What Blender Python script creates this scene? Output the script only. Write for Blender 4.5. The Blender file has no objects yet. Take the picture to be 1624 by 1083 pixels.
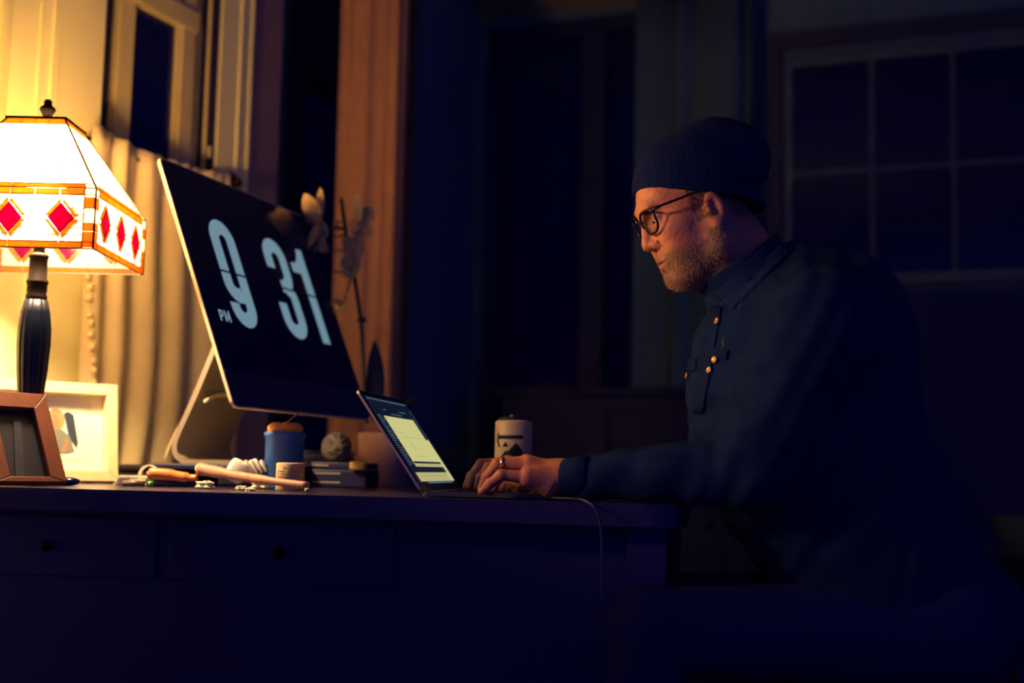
import bpy, bmesh, math, random
import numpy as np
from mathutils import Vector, Matrix
from mathutils.bvhtree import BVHTree
random.seed(7); rng = np.random.default_rng(7)
S = bpy.context.scene; COL = S.collection
PI = math.pi

# ---------------------------------------------------------------- camera, world, exposure
FP = 2000.0; TH = math.atan(.1); RO = .022
Fv = Vector((0, math.cos(TH), math.sin(TH))); r0 = Vector((1, 0, 0)); u0 = Vector((0, -math.sin(TH), math.cos(TH)))
Rv = math.cos(RO)*r0 + math.sin(RO)*u0; Uv = -math.sin(RO)*r0 + math.cos(RO)*u0
CAM = Vector((0, 0, .80))
cd = bpy.data.cameras.new('camera'); cam = bpy.data.objects.new('camera', cd); COL.objects.link(cam)
cd.sensor_width = 36; cd.lens = FP/1624*36
cam.matrix_world = Matrix.Translation(CAM) @ Matrix((Rv, Uv, -Fv)).transposed().to_4x4()
cd.dof.use_dof = True; cd.dof.focus_distance = 2.08; cd.dof.aperture_fstop = 1.9
cd.clip_start = .05
S.camera = cam
W = bpy.data.worlds.new('night'); S.world = W; W.use_nodes = True
W.node_tree.nodes['Background'].inputs[0].default_value = (.026, .045, .5, 1)
W.node_tree.nodes['Background'].inputs[1].default_value = .53
S.view_settings.view_transform = 'Standard'; S.view_settings.look = 'None'
S.view_settings.exposure = 0.0; S.view_settings.gamma = 1.0; S.view_settings.use_curve_mapping = False
BULB = 540.0
# added warm spot, unseen at the front left, to brighten face and hands
sl = bpy.data.lights.new('face_fill_spot', 'SPOT'); so = bpy.data.objects.new('face_fill_spot', sl); COL.objects.link(so)
sl.energy = 72; sl.color = (1, .56, .25); sl.spot_size = math.radians(37); sl.spot_blend = 1.0; sl.shadow_soft_size = .12
so.location = (-1.22, 1.50, 1.36); so.rotation_euler = (Vector((.16, 2.03, 1.06))-Vector(so.location)).to_track_quat('-Z', 'Y').to_euler()

def ray(px, py):
    return (Fv + (px-812)/FP*Rv - (py-541.5)/FP*Uv)
def at(px, py, y):
    d = ray(px, py); return CAM + d*(y/d.y)
def px_of(p):
    v = Vector(p)-CAM; z = v.dot(Fv); return (812+FP*v.dot(Rv)/z, 541.5-FP*v.dot(Uv)/z)
def hit(px, py, o, n):
    d = ray(px, py); return CAM + d*((Vector(o)-CAM).dot(n)/d.dot(n))
def onz(px, y, z=.75):
    # the point at height z that shows at column px at depth y
    p = at(px, 760, y)
    for _ in range(4):
        q = px_of((p.x, y, z)); p.x += (px-q[0])*y/FP
    return Vector((p.x, y, z))

# ---------------------------------------------------------------- materials
MATS = {}
def mat(name, col, rough=.6, metal=0, spec=.5, var=.0, vscale=8, bump=0, bscale=60, col2=None, emit=None, estr=0, stretch=(1,1,1), sheen=0):
    m = bpy.data.materials.new(name); m.use_nodes = True; nt = m.node_tree; b = nt.nodes['Principled BSDF']
    b.inputs['Base Color'].default_value = (*col, 1); b.inputs['Roughness'].default_value = rough
    b.inputs['Metallic'].default_value = metal; b.inputs['Specular IOR Level'].default_value = spec
    if sheen: b.inputs['Sheen Weight'].default_value = sheen
    tc = nt.nodes.new('ShaderNodeTexCoord'); mp = nt.nodes.new('ShaderNodeMapping'); mp.inputs['Scale'].default_value = stretch
    nt.links.new(tc.outputs['Object'], mp.inputs[0])
    if var or col2:
        n = nt.nodes.new('ShaderNodeTexNoise'); n.inputs['Scale'].default_value = vscale; n.inputs['Detail'].default_value = 5
        nt.links.new(mp.outputs[0], n.inputs['Vector'])
        r = nt.nodes.new('ShaderNodeValToRGB'); r.color_ramp.elements[0].position = .3; r.color_ramp.elements[1].position = .7
        c2 = col2 or tuple(c*(1-var) for c in col)
        r.color_ramp.elements[0].color = (*c2, 1); r.color_ramp.elements[1].color = (*col, 1)
        nt.links.new(n.outputs['Fac'], r.inputs[0]); nt.links.new(r.outputs[0], b.inputs['Base Color'])
    if bump:
        n2 = nt.nodes.new('ShaderNodeTexNoise'); n2.inputs['Scale'].default_value = bscale; n2.inputs['Detail'].default_value = 4
        nt.links.new(mp.outputs[0], n2.inputs['Vector'])
        bp = nt.nodes.new('ShaderNodeBump'); bp.inputs['Strength'].default_value = bump; bp.inputs['Distance'].default_value = .002
        nt.links.new(n2.outputs['Fac'], bp.inputs['Height']); nt.links.new(bp.outputs[0], b.inputs['Normal'])
    if emit:
        b.inputs['Emission Color'].default_value = (*emit, 1); b.inputs['Emission Strength'].default_value = estr
    MATS[name] = m; return m
cream = mat('cream_paint', (.82, .78, .42), .5, var=.06, vscale=3, bump=.15, bscale=90)
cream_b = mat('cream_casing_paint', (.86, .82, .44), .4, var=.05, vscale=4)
backwall = mat('back_wall_paint', (.09, .19, .25), .7, var=.08, vscale=3)
sashp = mat('sash_paint', (.62, .52, .26), .5, var=.1, vscale=9)
dkpaint = mat('dark_trim_shade_paint', (.008, .008, .11), .7)  # dark frames, and the shade on the lower back wall
floorm = mat('dark_floor_boards', (.01, .009, .12), .6, var=.4, vscale=4, stretch=(1, 9, 1))
ceilm = mat('ceiling_paint', (.45, .42, .2), .8, var=.05)
deskm = mat('black_desk_wood', (.006, .006, .10), .62, spec=.35, var=.3, vscale=6, stretch=(1, 8, 1), bump=.1)
blackp = mat('black_plastic', (.008, .007, .055), .45, spec=.35)
blackg = mat('black_gloss', (.003, .003, .07), .12, spec=.4)
chinm = mat('computer_chin', (.016, .02, .11), .55, spec=.3)
alu = mat('aluminium', (.72, .60, .40), .5, metal=.15, bump=.05, bscale=300)
aludk = mat('grey_aluminium', (.07, .07, .10), .5, metal=.3)
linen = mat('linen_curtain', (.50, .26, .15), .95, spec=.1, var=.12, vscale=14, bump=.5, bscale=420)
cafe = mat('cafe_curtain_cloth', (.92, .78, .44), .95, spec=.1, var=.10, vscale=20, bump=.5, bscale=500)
darkcurt = mat('shaded_linen_curtain', (.08, .15, .21), .95, spec=.1, var=.1, vscale=10, bump=.3, bscale=300)  # curtain cloth with the shade put into its colour
bronze = mat('dark_bronze', (.012, .006, .005), .6, metal=0, spec=.12, var=.3, vscale=30)
lampbody = mat('black_lamp_body', (.004, .010, .03), .4, spec=.25, var=.3, vscale=20)
brownwood = mat('brown_wood', (.20, .055, .032), .45, var=.35, vscale=14, stretch=(1, 8, 1), bump=.1)
creamframe = mat('cream_frame_wood', (.82, .66, .36), .45, var=.05)
matboard = mat('white_mat_board', (.88, .82, .62), .8)
ivory = mat('orchid_petal', (.62, .46, .24), .7, var=.12, vscale=40)
ivory_dk = mat('orchid_lip', (.35, .17, .09), .7, var=.2, vscale=40)
stemm = mat('orchid_stem', (.018, .02, .03), .6)
leafm = mat('orchid_leaf', (.012, .022, .035), .45, var=.2)
potm = mat('blush_ceramic', (.60, .36, .30), .55, var=.1, bump=.1)
bluem = mat('blue_cup', (.03, .13, .48), .4, var=.08)
orangem = mat('orange_rim', (.75, .28, .07), .6, var=.25, vscale=30, bump=.3)
kraft = mat('kraft_label', (.62, .45, .25), .7, var=.12, vscale=30)
inkm = mat('brown_ink', (.10, .05, .03), .8)
whitep = mat('white_plastic', (.95, .90, .78), .4)
paperm = mat('crumpled_tissue', (.85, .74, .55), .9, bump=.4, bscale=90)
orangeh = mat('orange_plastic', (.75, .22, .05), .35)
pinkwood = mat('pinkish_wood', (.55, .25, .17), .55, var=.25, vscale=20, stretch=(8, 1, 1))
greenm = mat('green_plastic', (.10, .45, .10), .4)
cordm = mat('pale_cord', (.55, .42, .28), .7)
greycord = mat('grey_cord', (.012, .014, .07), .5)
yellowm = mat('yellow_block', (.72, .46, .15), .6, var=.08)
twinem = mat('twine', (.10, .075, .08), .9)
mugm = mat('white_enamel', (.85, .62, .38), .45, var=.1, vscale=20)
mugblk = mat('enamel_print', (.003, .003, .02), .7)
denim = mat('denim', (.005, .018, .075), .9, spec=.08, col2=(.003, .010, .060), vscale=26, bump=.45, bscale=260)
denim_dk = mat('denim_dark', (.004, .014, .075), .9, spec=.1, bump=.4, bscale=260)
stitch = mat('pale_thread', (.16, .20, .20), .9)
capm = mat('knit_beanie', (.003, .009, .07), .95, spec=.1, var=.25, vscale=30, bump=.7, bscale=180, stretch=(1, 1, .35))
jeansm = mat('dark_jeans', (.01, .012, .09), .9, spec=.1)
brass = mat('brass_button', (.62, .36, .16), .35, metal=.6)
goldm = mat('gold_ring', (.95, .62, .35), .2, metal=1)
glframe = mat('black_acetate', (.006, .005, .02), .25)
eyew = mat('eye_white', (.7, .62, .5), .2)
irism = mat('eye_iris', (.03, .03, .03), .15)
hairm = mat('brown_hair', (.05, .022, .018), .7)
beardm = mat('grey_beard_hair', (.42, .25, .15), .7)
chairm = mat('dark_chair_leather', (.008, .008, .09), .6, spec=.3)
sofam = mat('dark_sideboard_wood', (.008, .008, .09), .6, spec=.25, var=.2)
hedge = mat('night_siding', (.02, .03, .2), .9)
clayw = mat('pale_planter', (.07, .10, .12), .8)
leadm = mat('lead_came', (.035, .018, .02), .6, metal=.3)

def skin_mat():
    m = mat('skin', (.62, .24, .145), .5, spec=.35, col2=(.48, .16, .09), vscale=22, bump=.35, bscale=170)
    b = m.node_tree.nodes['Principled BSDF']; b.inputs['Subsurface Weight'].default_value = .12
    b.inputs['Subsurface Radius'].default_value = (.012, .004, .002); b.inputs['Subsurface Scale'].default_value = .5
    return m
skin = skin_mat()
lipm = mat('lips', (.42, .14, .10), .45)

def glass_mat(name, col, tint, transp, rough=.15, var=0):
    # leaded glass: light soaks through it and part of it passes straight on
    m = bpy.data.materials.new(name); m.use_nodes = True; nt = m.node_tree; nt.nodes.clear()
    out = nt.nodes.new('ShaderNodeOutputMaterial'); tr = nt.nodes.new('ShaderNodeBsdfTransparent'); tl = nt.nodes.new('ShaderNodeBsdfTranslucent')
    di = nt.nodes.new('ShaderNodeBsdfPrincipled'); di.inputs['Base Color'].default_value = (*col, 1); di.inputs['Roughness'].default_value = rough
    tr.inputs[0].default_value = (*tint, 1); tl.inputs[0].default_value = (*col, 1)
    if var:
        n = nt.nodes.new('ShaderNodeTexNoise'); n.inputs['Scale'].default_value = 30; tc = nt.nodes.new('ShaderNodeTexCoord')
        nt.links.new(tc.outputs['Object'], n.inputs['Vector']); r = nt.nodes.new('ShaderNodeValToRGB')
        r.color_ramp.elements[0].color = (*[c*(1-var) for c in col], 1); r.color_ramp.elements[1].color = (*col, 1)
        nt.links.new(n.outputs['Fac'], r.inputs[0]); nt.links.new(r.outputs[0], tl.inputs[0])
    a = nt.nodes.new('ShaderNodeMixShader'); a.inputs[0].default_value = .12; nt.links.new(tl.outputs[0], a.inputs[1]); nt.links.new(di.outputs[0], a.inputs[2])
    c = nt.nodes.new('ShaderNodeMixShader'); c.inputs[0].default_value = transp
    nt.links.new(a.outputs[0], c.inputs[1]); nt.links.new(tr.outputs[0], c.inputs[2]); nt.links.new(c.outputs[0], out.inputs[0])
    return m
g_white = glass_mat('opal_glass', (.85, .78, .72), (.95, .85, .68), .40)
g_pale = glass_mat('cream_glass', (.85, .80, .62), (1, .85, .62), .66)
g_red = glass_mat('ruby_glass', (.20, .004, .06), (.5, .01, .12), .03)
g_amber = glass_mat('amber_glass', (.40, .16, .03), (.9, .35, .05), .06, var=.35)
def pane_mat(name, col=(.004, .005, .10), alpha=.4, tint=(.75, .8, .9)):
    m = mat(name, col, .08, spec=.35); nt = m.node_tree; b = nt.nodes['Principled BSDF']; out = nt.nodes['Material Output']
    t = nt.nodes.new('ShaderNodeBsdfTransparent'); t.inputs[0].default_value = (*tint, 1); mx = nt.nodes.new('ShaderNodeMixShader'); mx.inputs[0].default_value = alpha
    nt.links.new(b.outputs[0], mx.inputs[1]); nt.links.new(t.outputs[0], mx.inputs[2]); nt.links.new(mx.outputs[0], out.inputs[0]); return m
panem = pane_mat('window_glass')
clearm = pane_mat('clear_tumbler_glass', (.02, .03, .06), .82)
lensm = pane_mat('lens_glass', (.01, .01, .02), .95, (.97, .98, 1))

# ---------------------------------------------------------------- object helpers
def tag(o, label=None, cat=None, group=None, kind=None):
    if label: o['label'] = label
    if cat: o['category'] = cat
    if group: o['group'] = group
    if kind: o['kind'] = kind
    return o
def thing(name, label, cat, loc=(0, 0, 0), rotz=0, group=None):
    o = bpy.data.objects.new(name, None); COL.objects.link(o); o.empty_display_size = .05
    o.location = loc; o.rotation_euler = (0, 0, rotz); return tag(o, label, cat, group)
def link(name, me, m, parent=None, smooth=False):
    if m is not None and not me.materials: me.materials.append(m)
    if smooth: me.polygons.foreach_set('use_smooth', [True]*len(me.polygons))
    o = bpy.data.objects.new(name, me); COL.objects.link(o)
    if parent is not None:
        o.parent = parent
        if getattr(parent, 'type', '') and parent.get('_world'): pass
    return o
def obj(name, bm, m, parent=None, smooth=False):
    bmesh.ops.recalc_face_normals(bm, faces=bm.faces)
    me = bpy.data.meshes.new(name); bm.to_mesh(me); bm.free(); return link(name, me, m, parent, smooth)
def wobj(name, bm, m, parent, smooth=False):
    # geometry given in world space below a parent that stands elsewhere
    P = Matrix.Translation(parent.location) @ parent.rotation_euler.to_matrix().to_4x4()
    q = parent.parent
    while q is not None:
        P = (Matrix.Translation(q.location) @ q.rotation_euler.to_matrix().to_4x4()) @ P; q = q.parent
    bmesh.ops.transform(bm, matrix=P.inverted(), verts=bm.verts); return obj(name, bm, m, parent, smooth)
def NB(): return bmesh.new()
def box(bm, c, s, M=None, bev=0):
    r = bmesh.ops.create_cube(bm, size=1); vs = r['verts']
    bmesh.ops.scale(bm, vec=s, verts=vs); bmesh.ops.translate(bm, vec=c, verts=vs)
    if bev:
        es = list({e for v in vs for e in v.link_edges}); g = bmesh.ops.bevel(bm, geom=es, offset=bev, segments=2, affect='EDGES', profile=.5)
        vs = list({v for f in g['faces'] for v in f.verts} | {v for v in vs if v.is_valid})
        if M is not None:
            bmesh.ops.transform(bm, matrix=M, verts=list({w for v in vs for f in v.link_faces for w in f.verts}))
        return bm
    if M is not None: bmesh.ops.transform(bm, matrix=M, verts=vs)
    return bm
def prism(bm, pts, d):
    # polygon pts (3D) extruded by vector d
    d = Vector(d); a = [bm.verts.new(p) for p in pts]; b = [bm.verts.new(Vector(p)+d) for p in pts]
    n = len(pts); bm.faces.new(a); bm.faces.new(b[::-1])
    for i in range(n): bm.faces.new((a[i], b[i], b[(i+1) % n], a[(i+1) % n]))
    return bm
def tube(bm, pts, r, seg=10, closed=False, flat=None):
    pts = [Vector(p) for p in pts]; n = len(pts); rs = r if hasattr(r, '__len__') else [r]*n
    rings = []; up = None
    for i, p in enumerate(pts):
        t = (pts[(i+1) % n]-pts[i-1]) if closed else (pts[min(i+1, n-1)]-pts[max(i-1, 0)])
        t.normalize()
        if up is None: up = t.orthogonal().normalized()
        up = (up-t*up.dot(t)).normalized(); s = t.cross(up)
        rings.append([bm.verts.new(p+(up*math.cos(2*PI*k/seg)+s*math.sin(2*PI*k/seg))*rs[i]) for k in range(seg)])
    m = n if closed else n-1
    for i in range(m):
        a, b = rings[i], rings[(i+1) % n]
        for k in range(seg): bm.faces.new((a[k], a[(k+1) % seg], b[(k+1) % seg], b[k]))
    if not closed:
        bm.faces.new(rings[0][::-1]); bm.faces.new(rings[-1])
    return bm
def lathe(bm, prof, c=(0, 0, 0), seg=40, flute=0, nf=0):
    c = Vector(c); rings = []
    for (r, z) in prof:
        rings.append([bm.verts.new(c+Vector((math.cos(2*PI*k/seg), math.sin(2*PI*k/seg), 0))*(max(r, 1e-4)*(1-flute*(.5-.5*math.cos(nf*2*PI*k/seg)) if flute else max(r, 1e-4))*(1 if flute else 0) + (0 if flute else max(r, 1e-4))) + Vector((0, 0, z)) if not flute else c+Vector((math.cos(2*PI*k/seg), math.sin(2*PI*k/seg), 0))*r*(1-flute*(.5-.5*math.cos(nf*2*PI*k/seg)))+Vector((0, 0, z))) for k in range(seg)])
    for a, b in zip(rings, rings[1:]):
        for k in range(seg): bm.faces.new((a[k], a[(k+1) % seg], b[(k+1) % seg], b[k]))
    bm.faces.new(rings[0][::-1]); bm.faces.new(rings[-1]); return bm
def spline(pts, n=8, closed=False):
    P = [Vector(p) for p in pts]; out = []; N = len(P)
    rng_ = range(N if closed else N-1)
    for i in rng_:
        if closed: p0, p1, p2, p3 = P[i-1], P[i], P[(i+1) % N], P[(i+2) % N]
        else: p0, p1, p2, p3 = P[max(i-1, 0)], P[i], P[i+1], P[min(i+2, N-1)]
        for k in range(n):
            t = k/n; out.append(.5*((2*p1)+(p2-p0)*t+(2*p0-5*p1+4*p2-p3)*t*t+(3*p1-p0-3*p2+p3)*t**3))
    if not closed: out.append(P[-1])
    return out
def basis(o, x, y, z):
    return Matrix(((x[0], y[0], z[0], o[0]), (x[1], y[1], z[1], o[1]), (x[2], y[2], z[2], o[2]), (0, 0, 0, 1)))
def uvsphere(bm, c, r, M=None, seg=16):
    g = bmesh.ops.create_uvsphere(bm, u_segments=seg, v_segments=seg//2+2, radius=1)
    sc = r if hasattr(r, '__len__') else (r, r, r)
    bmesh.ops.scale(bm, vec=sc, verts=g['verts'])
    if M is not None: bmesh.ops.transform(bm, matrix=M, verts=g['verts'])
    bmesh.ops.translate(bm, vec=c, verts=g['verts']); return bm

# ---------------------------------------------------------------- signed distance modelling (numpy surface nets)
def length(a): return np.sqrt((a*a).sum(-1))
class SDF:
    def __init__(s, lo, hi, h):
        s.lo = np.array(lo, np.float32); s.h = h
        ax = [np.arange(lo[i], hi[i]+h, h, dtype=np.float32) for i in range(3)]
        s.X, s.Y, s.Z = np.meshgrid(*ax, indexing='ij', sparse=True); s.v = None; s.shape = tuple(len(a) for a in ax)
        s.v = np.full(s.shape, 9., np.float32)
    def ell(s, c, r, M=None):
        X, Y, Z = s.X-c[0], s.Y-c[1], s.Z-c[2]
        if M is not None:
            X, Y, Z = [M[0][i]*X+M[1][i]*Y+M[2][i]*Z for i in range(3)]
        k0 = np.sqrt((X/r[0])**2+(Y/r[1])**2+(Z/r[2])**2); return (k0-1)*min(r)*(1.0 if max(r)/min(r) < 1.6 else 1.15)
    def cone(s, a, b, ra, rb, sq=1.0):
        a = np.array(a, np.float32); b = np.array(b, np.float32); d = b-a; L = float(d@d)
        X, Y, Z = s.X-a[0], s.Y-a[1], s.Z-a[2]
        t = np.clip((X*d[0]+Y*d[1]+Z*d[2])/L, 0, 1)
        return np.sqrt((X-t*d[0])**2+(Y-t*d[1])**2+(Z-t*d[2])**2)-(ra+(rb-ra)*t)
    def add(s, d, k=.004):
        if k <= 0: s.v = np.minimum(s.v, d); return s
        h = np.maximum(k-np.abs(s.v-d), 0)/k; s.v = np.minimum(s.v, d)-h*h*k*.25; return s
    def sub(s, d, k=.003):
        d = -d; h = np.maximum(k-np.abs(s.v-d), 0)/k; s.v = np.maximum(s.v, d)+h*h*k*.25; return s
    def inter(s, d, k=.003): return s.sub(-d, k)
    def mesh(s):
        v = s.v; ins = v < 0; nx, ny, nz = v.shape
        cnt = sum(ins[i:nx-1+i, j:ny-1+j, k:nz-1+k].astype(np.int8) for i in (0, 1) for j in (0, 1) for k in (0, 1))
        act = (cnt > 0) & (cnt < 8); idx = np.argwhere(act); ids = np.full(act.shape, -1, np.int64); ids[act] = np.arange(len(idx))
        acc = np.zeros((len(idx), 3)); num = np.zeros(len(idx))
        I, J, K = idx.T
        for a in range(3):
            o = [0, 0, 0]; o[a] = 1; others = [q for q in range(3) if q != a]
            for p in (0, 1):
                for q in (0, 1):
                    b = [0, 0, 0]; b[others[0]] = p; b[others[1]] = q
                    v0 = v[I+b[0], J+b[1], K+b[2]]; v1 = v[I+b[0]+o[0], J+b[1]+o[1], K+b[2]+o[2]]
                    m = (v0 < 0) != (v1 < 0); t = np.where(m, v0/np.where(m, v0-v1, 1), 0)
                    pos = np.array(b, float)[None]+t[:, None]*np.array(o, float)[None]
                    acc[m] += pos[m]; num[m] += 1
        V = s.lo+(idx+acc/num[:, None])*s.h
        Fs = []
        for a in range(3):
            b, c = (a+1) % 3, (a+2) % 3
            sl0 = [slice(None)]*3; sl1 = [slice(None)]*3; sl0[a] = slice(0, -1); sl1[a] = slice(1, None)
            A, B = ins[tuple(sl0)], ins[tuple(sl1)]; e = np.argwhere(A != B)
            e = e[(e[:, b] > 0) & (e[:, c] > 0) & (e[:, b] < v.shape[b]-1) & (e[:, c] < v.shape[c]-1)]
            flip = A[tuple(e.T)]
            def cell(db, dc):
                q = e.copy(); q[:, b] -= db; q[:, c] -= dc; return ids[tuple(q.T)]
            Q = np.stack([cell(1, 1), cell(0, 1), cell(0, 0), cell(1, 0)], 1)
            Q[~flip] = Q[~flip][:, ::-1]; Fs.append(Q)
        return V, np.concatenate(Fs)
def mk(name, V, Fq, m, parent=None):
    me = bpy.data.meshes.new(name); me.vertices.add(len(V)); me.vertices.foreach_set('co', np.asarray(V, np.float32).ravel())
    n = len(Fq); me.loops.add(n*4); me.polygons.add(n); me.loops.foreach_set('vertex_index', np.asarray(Fq, np.int32).ravel())
    me.polygons.foreach_set('loop_start', np.arange(n, dtype=np.int32)*4); me.update(calc_edges=True); me.validate()
    return link(name, me, m, parent, True)

# ================================================================= THE ROOM
C1 = Vector((-.746, 3.415, 0)); V1 = Vector((.375, .927, 0)).normalized(); N1 = Vector((V1.y, -V1.x, 0))
def sz(px, py, off=0, O=C1, V=V1, N=N1):
    p = hit(px, py, O+N*off, N); return (p-O).dot(V), p.z
def wb(bm, s0, s1, z0, z1, n0, n1, O=C1, V=V1, N=N1, bev=0):
    M = basis(O, V, N, Vector((0, 0, 1)))
    return box(bm, ((s0+s1)/2, (n0+n1)/2, (z0+z1)/2), (abs(s1-s0), abs(n1-n0), abs(z1-z0)), M, bev)
ZT = 2.75
fl = NB(); box(fl, (.5, 2.6, -.03), (6.6, 7.6, .06)); tag(obj('floor', fl, floorm), kind='structure')
cl = NB(); box(cl, (.5, 2.9, ZT+.04), (6.6, 7.0, .08)); tag(obj('ceiling', cl, ceilm), kind='structure')

s_open0 = sz(161, 0)[0]; s_open1 = sz(352, 0)[0]; s_edge = sz(83, 0)[0]; s_cas0 = sz(12, 60, .02)[0]
z_rod = .5*(sz(152, 197)[1]+sz(340, 262)[1])
Z_SILL = .95; Z_HEAD = 2.55
D0 = Vector((-.755, 3.95, 0)); V2 = V1; N2 = N1; CB = Vector((-.168, 5.402, 0))
s2e = (CB-D0).dot(V2)
wl = NB()
wb(wl, s_open1, 0, 0, ZT, -.14, 0); wb(wl, s_open0, s_open1, 0, Z_SILL, -.14, 0); wb(wl, s_open0, s_open1, Z_HEAD, ZT, -.14, 0)
wb(wl, s_cas0-.02, s_open0, 0, ZT, -.14, 0)
wb(wl, s_cas0-1.0, s_cas0-.02, 0, Z_SILL, -.14, 0); wb(wl, s_cas0-1.0, s_cas0-.02, Z_HEAD, ZT, -.14, 0); wb(wl, s_cas0-2.4, s_cas0-1.0, 0, ZT, -.14, 0)
tag(obj('wall_left', wl, cream), kind='structure')
# the return of the wall past the window, and the deeper wall behind it
wr = NB()
pass
wb(wr, -.01, .03, 0, ZT, -.12, 0, D0, V2, N2); wb(wr, 1.0, s2e, 0, ZT, -.12, 0, D0, V2, N2)
wb(wr, .03, 1.0, 0, .8, -.12, 0, D0, V2, N2); wb(wr, .03, 1.0, 2.6, ZT, -.12, 0, D0, V2, N2)
tag(obj('wall_left_return', wr, backwall), kind='structure')
pr_ = NB(); prism(pr_, [C1, C1+Vector((-.12, .052, 0)), D0+Vector((-.10, -.01, 0)), D0+Vector((0, -.01, 0)), Vector((-.6975, 3.62, 0))], (0, 0, ZT)); tag(obj('trim_2', pr_, mat('pier_shade_paint', (.30, .22, .24), .6)), kind='structure')  # pier darker than the wall: shade of the turned-away face in its colour

# window_1: the sash window above the café curtain
w1 = NB()
wb(w1, s_open1, 0, .0, ZT-.1, 0, .006); w1o = tag(obj('window_1', w1, cream_b), kind='structure')
def wpart(name, args, m, parent=w1o, **k):
    b = NB()
    for a in args: wb(b, *a, **k)
    return obj(name, b, m, parent)
ce = sz(390, 0, .02)[0]
wpart('casing_moulding', [(ce, ce+.012, 0, ZT-.1, .006, .012), (-.008, 0, 0, ZT-.1, .006, .010)], cream_b)
wpart('casing', [(s_edge-.002, s_open0, 0, ZT, 0, .016)], cream_b)
O_ = -.03
while sz(325, 0, O_)[0] < s_open1 and O_ > -.12: O_ -= .002
def S_(px, py=0, off=O_): return sz(px, py, off)[0]
sA, sB, sC, sD, sE = S_(183), S_(206), S_(284), S_(303), S_(323)
zr0 = .5*(sz(215, 12, O_)[1]+sz(290, 46, O_)[1]); zr1 = zr0+.052
wpart('stile', [(sA, sB, Z_SILL, Z_HEAD, O_-.02, O_+.02)], sashp)
wpart('stile', [(sC, sD, Z_SILL, Z_HEAD, O_-.02, O_+.02)], sashp)
wpart('meeting_rail', [(sA, sD, zr0, zr1, O_-.015, O_+.03)], sashp)
wpart('bottom_rail', [(sA, sD, Z_SILL, Z_SILL+.07, O_-.02, O_+.02)], sashp)
wpart('glazing_bead', [(sB, sB+.008, Z_SILL, Z_HEAD, O_-.012, O_+.012), (sC-.008, sC, Z_SILL, Z_HEAD, O_-.012, O_+.012)], sashp)
wpart('pane', [(sB, sC, Z_SILL+.05, zr0+.01, O_-.005, O_-.001)], panem)
wpart('pane', [(sB, sC, zr1-.01, Z_HEAD, O_-.005, O_-.001)], panem)
wpart('jamb', [(sD, s_open1, Z_SILL, Z_HEAD, O_-.03, O_)], sashp)
wpart('dark_track', [(s_open0, sA, Z_SILL, Z_HEAD, O_-.03, O_-.005)], blackp)
wpart('dark_track', [(s_open1-.006, s_open1-.0005, Z_SILL, Z_HEAD, O_, O_*.62), (s_open1-.006, s_open1-.0005, Z_SILL, Z_HEAD, O_*.44, -.001)], blackp)
wpart('track_strip', [(s_open1-.009, s_open1-.0005, Z_SILL, Z_HEAD, O_*.62, O_*.44)], sashp)
wpart('latch', [(s_open1-.010, s_open1-.005, 1.60, 1.63, O_*.3, O_*.15)], alu)
wpart('sill', [(s_open0-.03, s_open1+.03, Z_SILL-.03, Z_SILL, -.12, .018)], cream_b)
# window_2: left of the lamp, mostly out of the frame
w2 = NB(); wb(w2, s_cas0, s_edge, 0, ZT, 0, .03); w2o = tag(obj('window_2', w2, cream_b), kind='structure')
cs = s_cas0; cw = s_edge-s_cas0
wpart('casing_moulding', [(cs+cw*.55, cs+cw*.60, 0, ZT, .03, .034), (cs+cw*.82, cs+cw*.88, 0, ZT, .03, .035)], cream_b, w2o)
wpart('pane', [(cs-.95, cs-.03, Z_SILL, Z_HEAD, -.06, -.056)], panem, w2o)
wpart('stile', [(cs-.045, cs-.02, Z_SILL, Z_HEAD, -.09, -.03)], blackp, w2o)
wpart('sill', [(cs-1.0, cs-.02, Z_SILL-.03, Z_SILL, -.12, .010)], cream_b, w2o)
# window_3 in the deep wall behind the orchid
w3 = NB(); wb(w3, .03, .16, .8, 2.6, -.09, -.01, D0, V2, N2); wb(w3, .96, 1.0, .8, 2.6, -.09, -.01, D0, V2, N2)
wb(w3, .12, 1.0, 2.56, 2.6, -.09, -.01, D0, V2, N2); wb(w3, .12, 1.0, .8, .84, -.09, -.01, D0, V2, N2)
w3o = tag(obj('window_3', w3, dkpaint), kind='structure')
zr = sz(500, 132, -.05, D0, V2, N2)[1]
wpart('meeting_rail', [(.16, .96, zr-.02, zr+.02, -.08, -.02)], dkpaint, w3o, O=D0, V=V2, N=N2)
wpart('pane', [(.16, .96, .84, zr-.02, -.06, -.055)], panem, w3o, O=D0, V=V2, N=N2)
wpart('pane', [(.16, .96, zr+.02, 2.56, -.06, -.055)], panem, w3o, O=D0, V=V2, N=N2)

# back wall with the wide dark glass door and the six-light window
B0 = CB; VB = Vector((.9271, -.3750, 0)).normalized(); NBk = Vector((-.3750, -.9271, 0)).normalized()
def bz(px, py, off=0): return sz(px, py, off, B0, VB, NBk)
bk = dict(O=B0, V=VB, N=NBk)
d0, d1 = .03, bz(1120, 300)[0]
b0 = bz(1247, 200)[0]; b1 = b0 + (bz(1512, 200)[0]-bz(1381, 200)[0])*3 + .03
zb_t = bz(1300, 92)[1]; zb_b = bz(1500, 436)[1]
ow0, ow1 = b0-.005, b1+.01
wbk = NB()
wb(wbk, 0, d0, 0, ZT, -.14, 0, **bk); wb(wbk, d0, d1, 2.72, ZT, -.14, 0, **bk); wb(wbk, d1, ow0, 0, ZT, -.14, 0, **bk)
wb(wbk, ow0, ow1, 0, zb_b, -.14, 0, **bk); wb(wbk, ow0, ow1, zb_t+.02, ZT, -.14, 0, **bk); wb(wbk, ow1, ow1+1.6, 0, ZT, -.14, 0, **bk)
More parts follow.
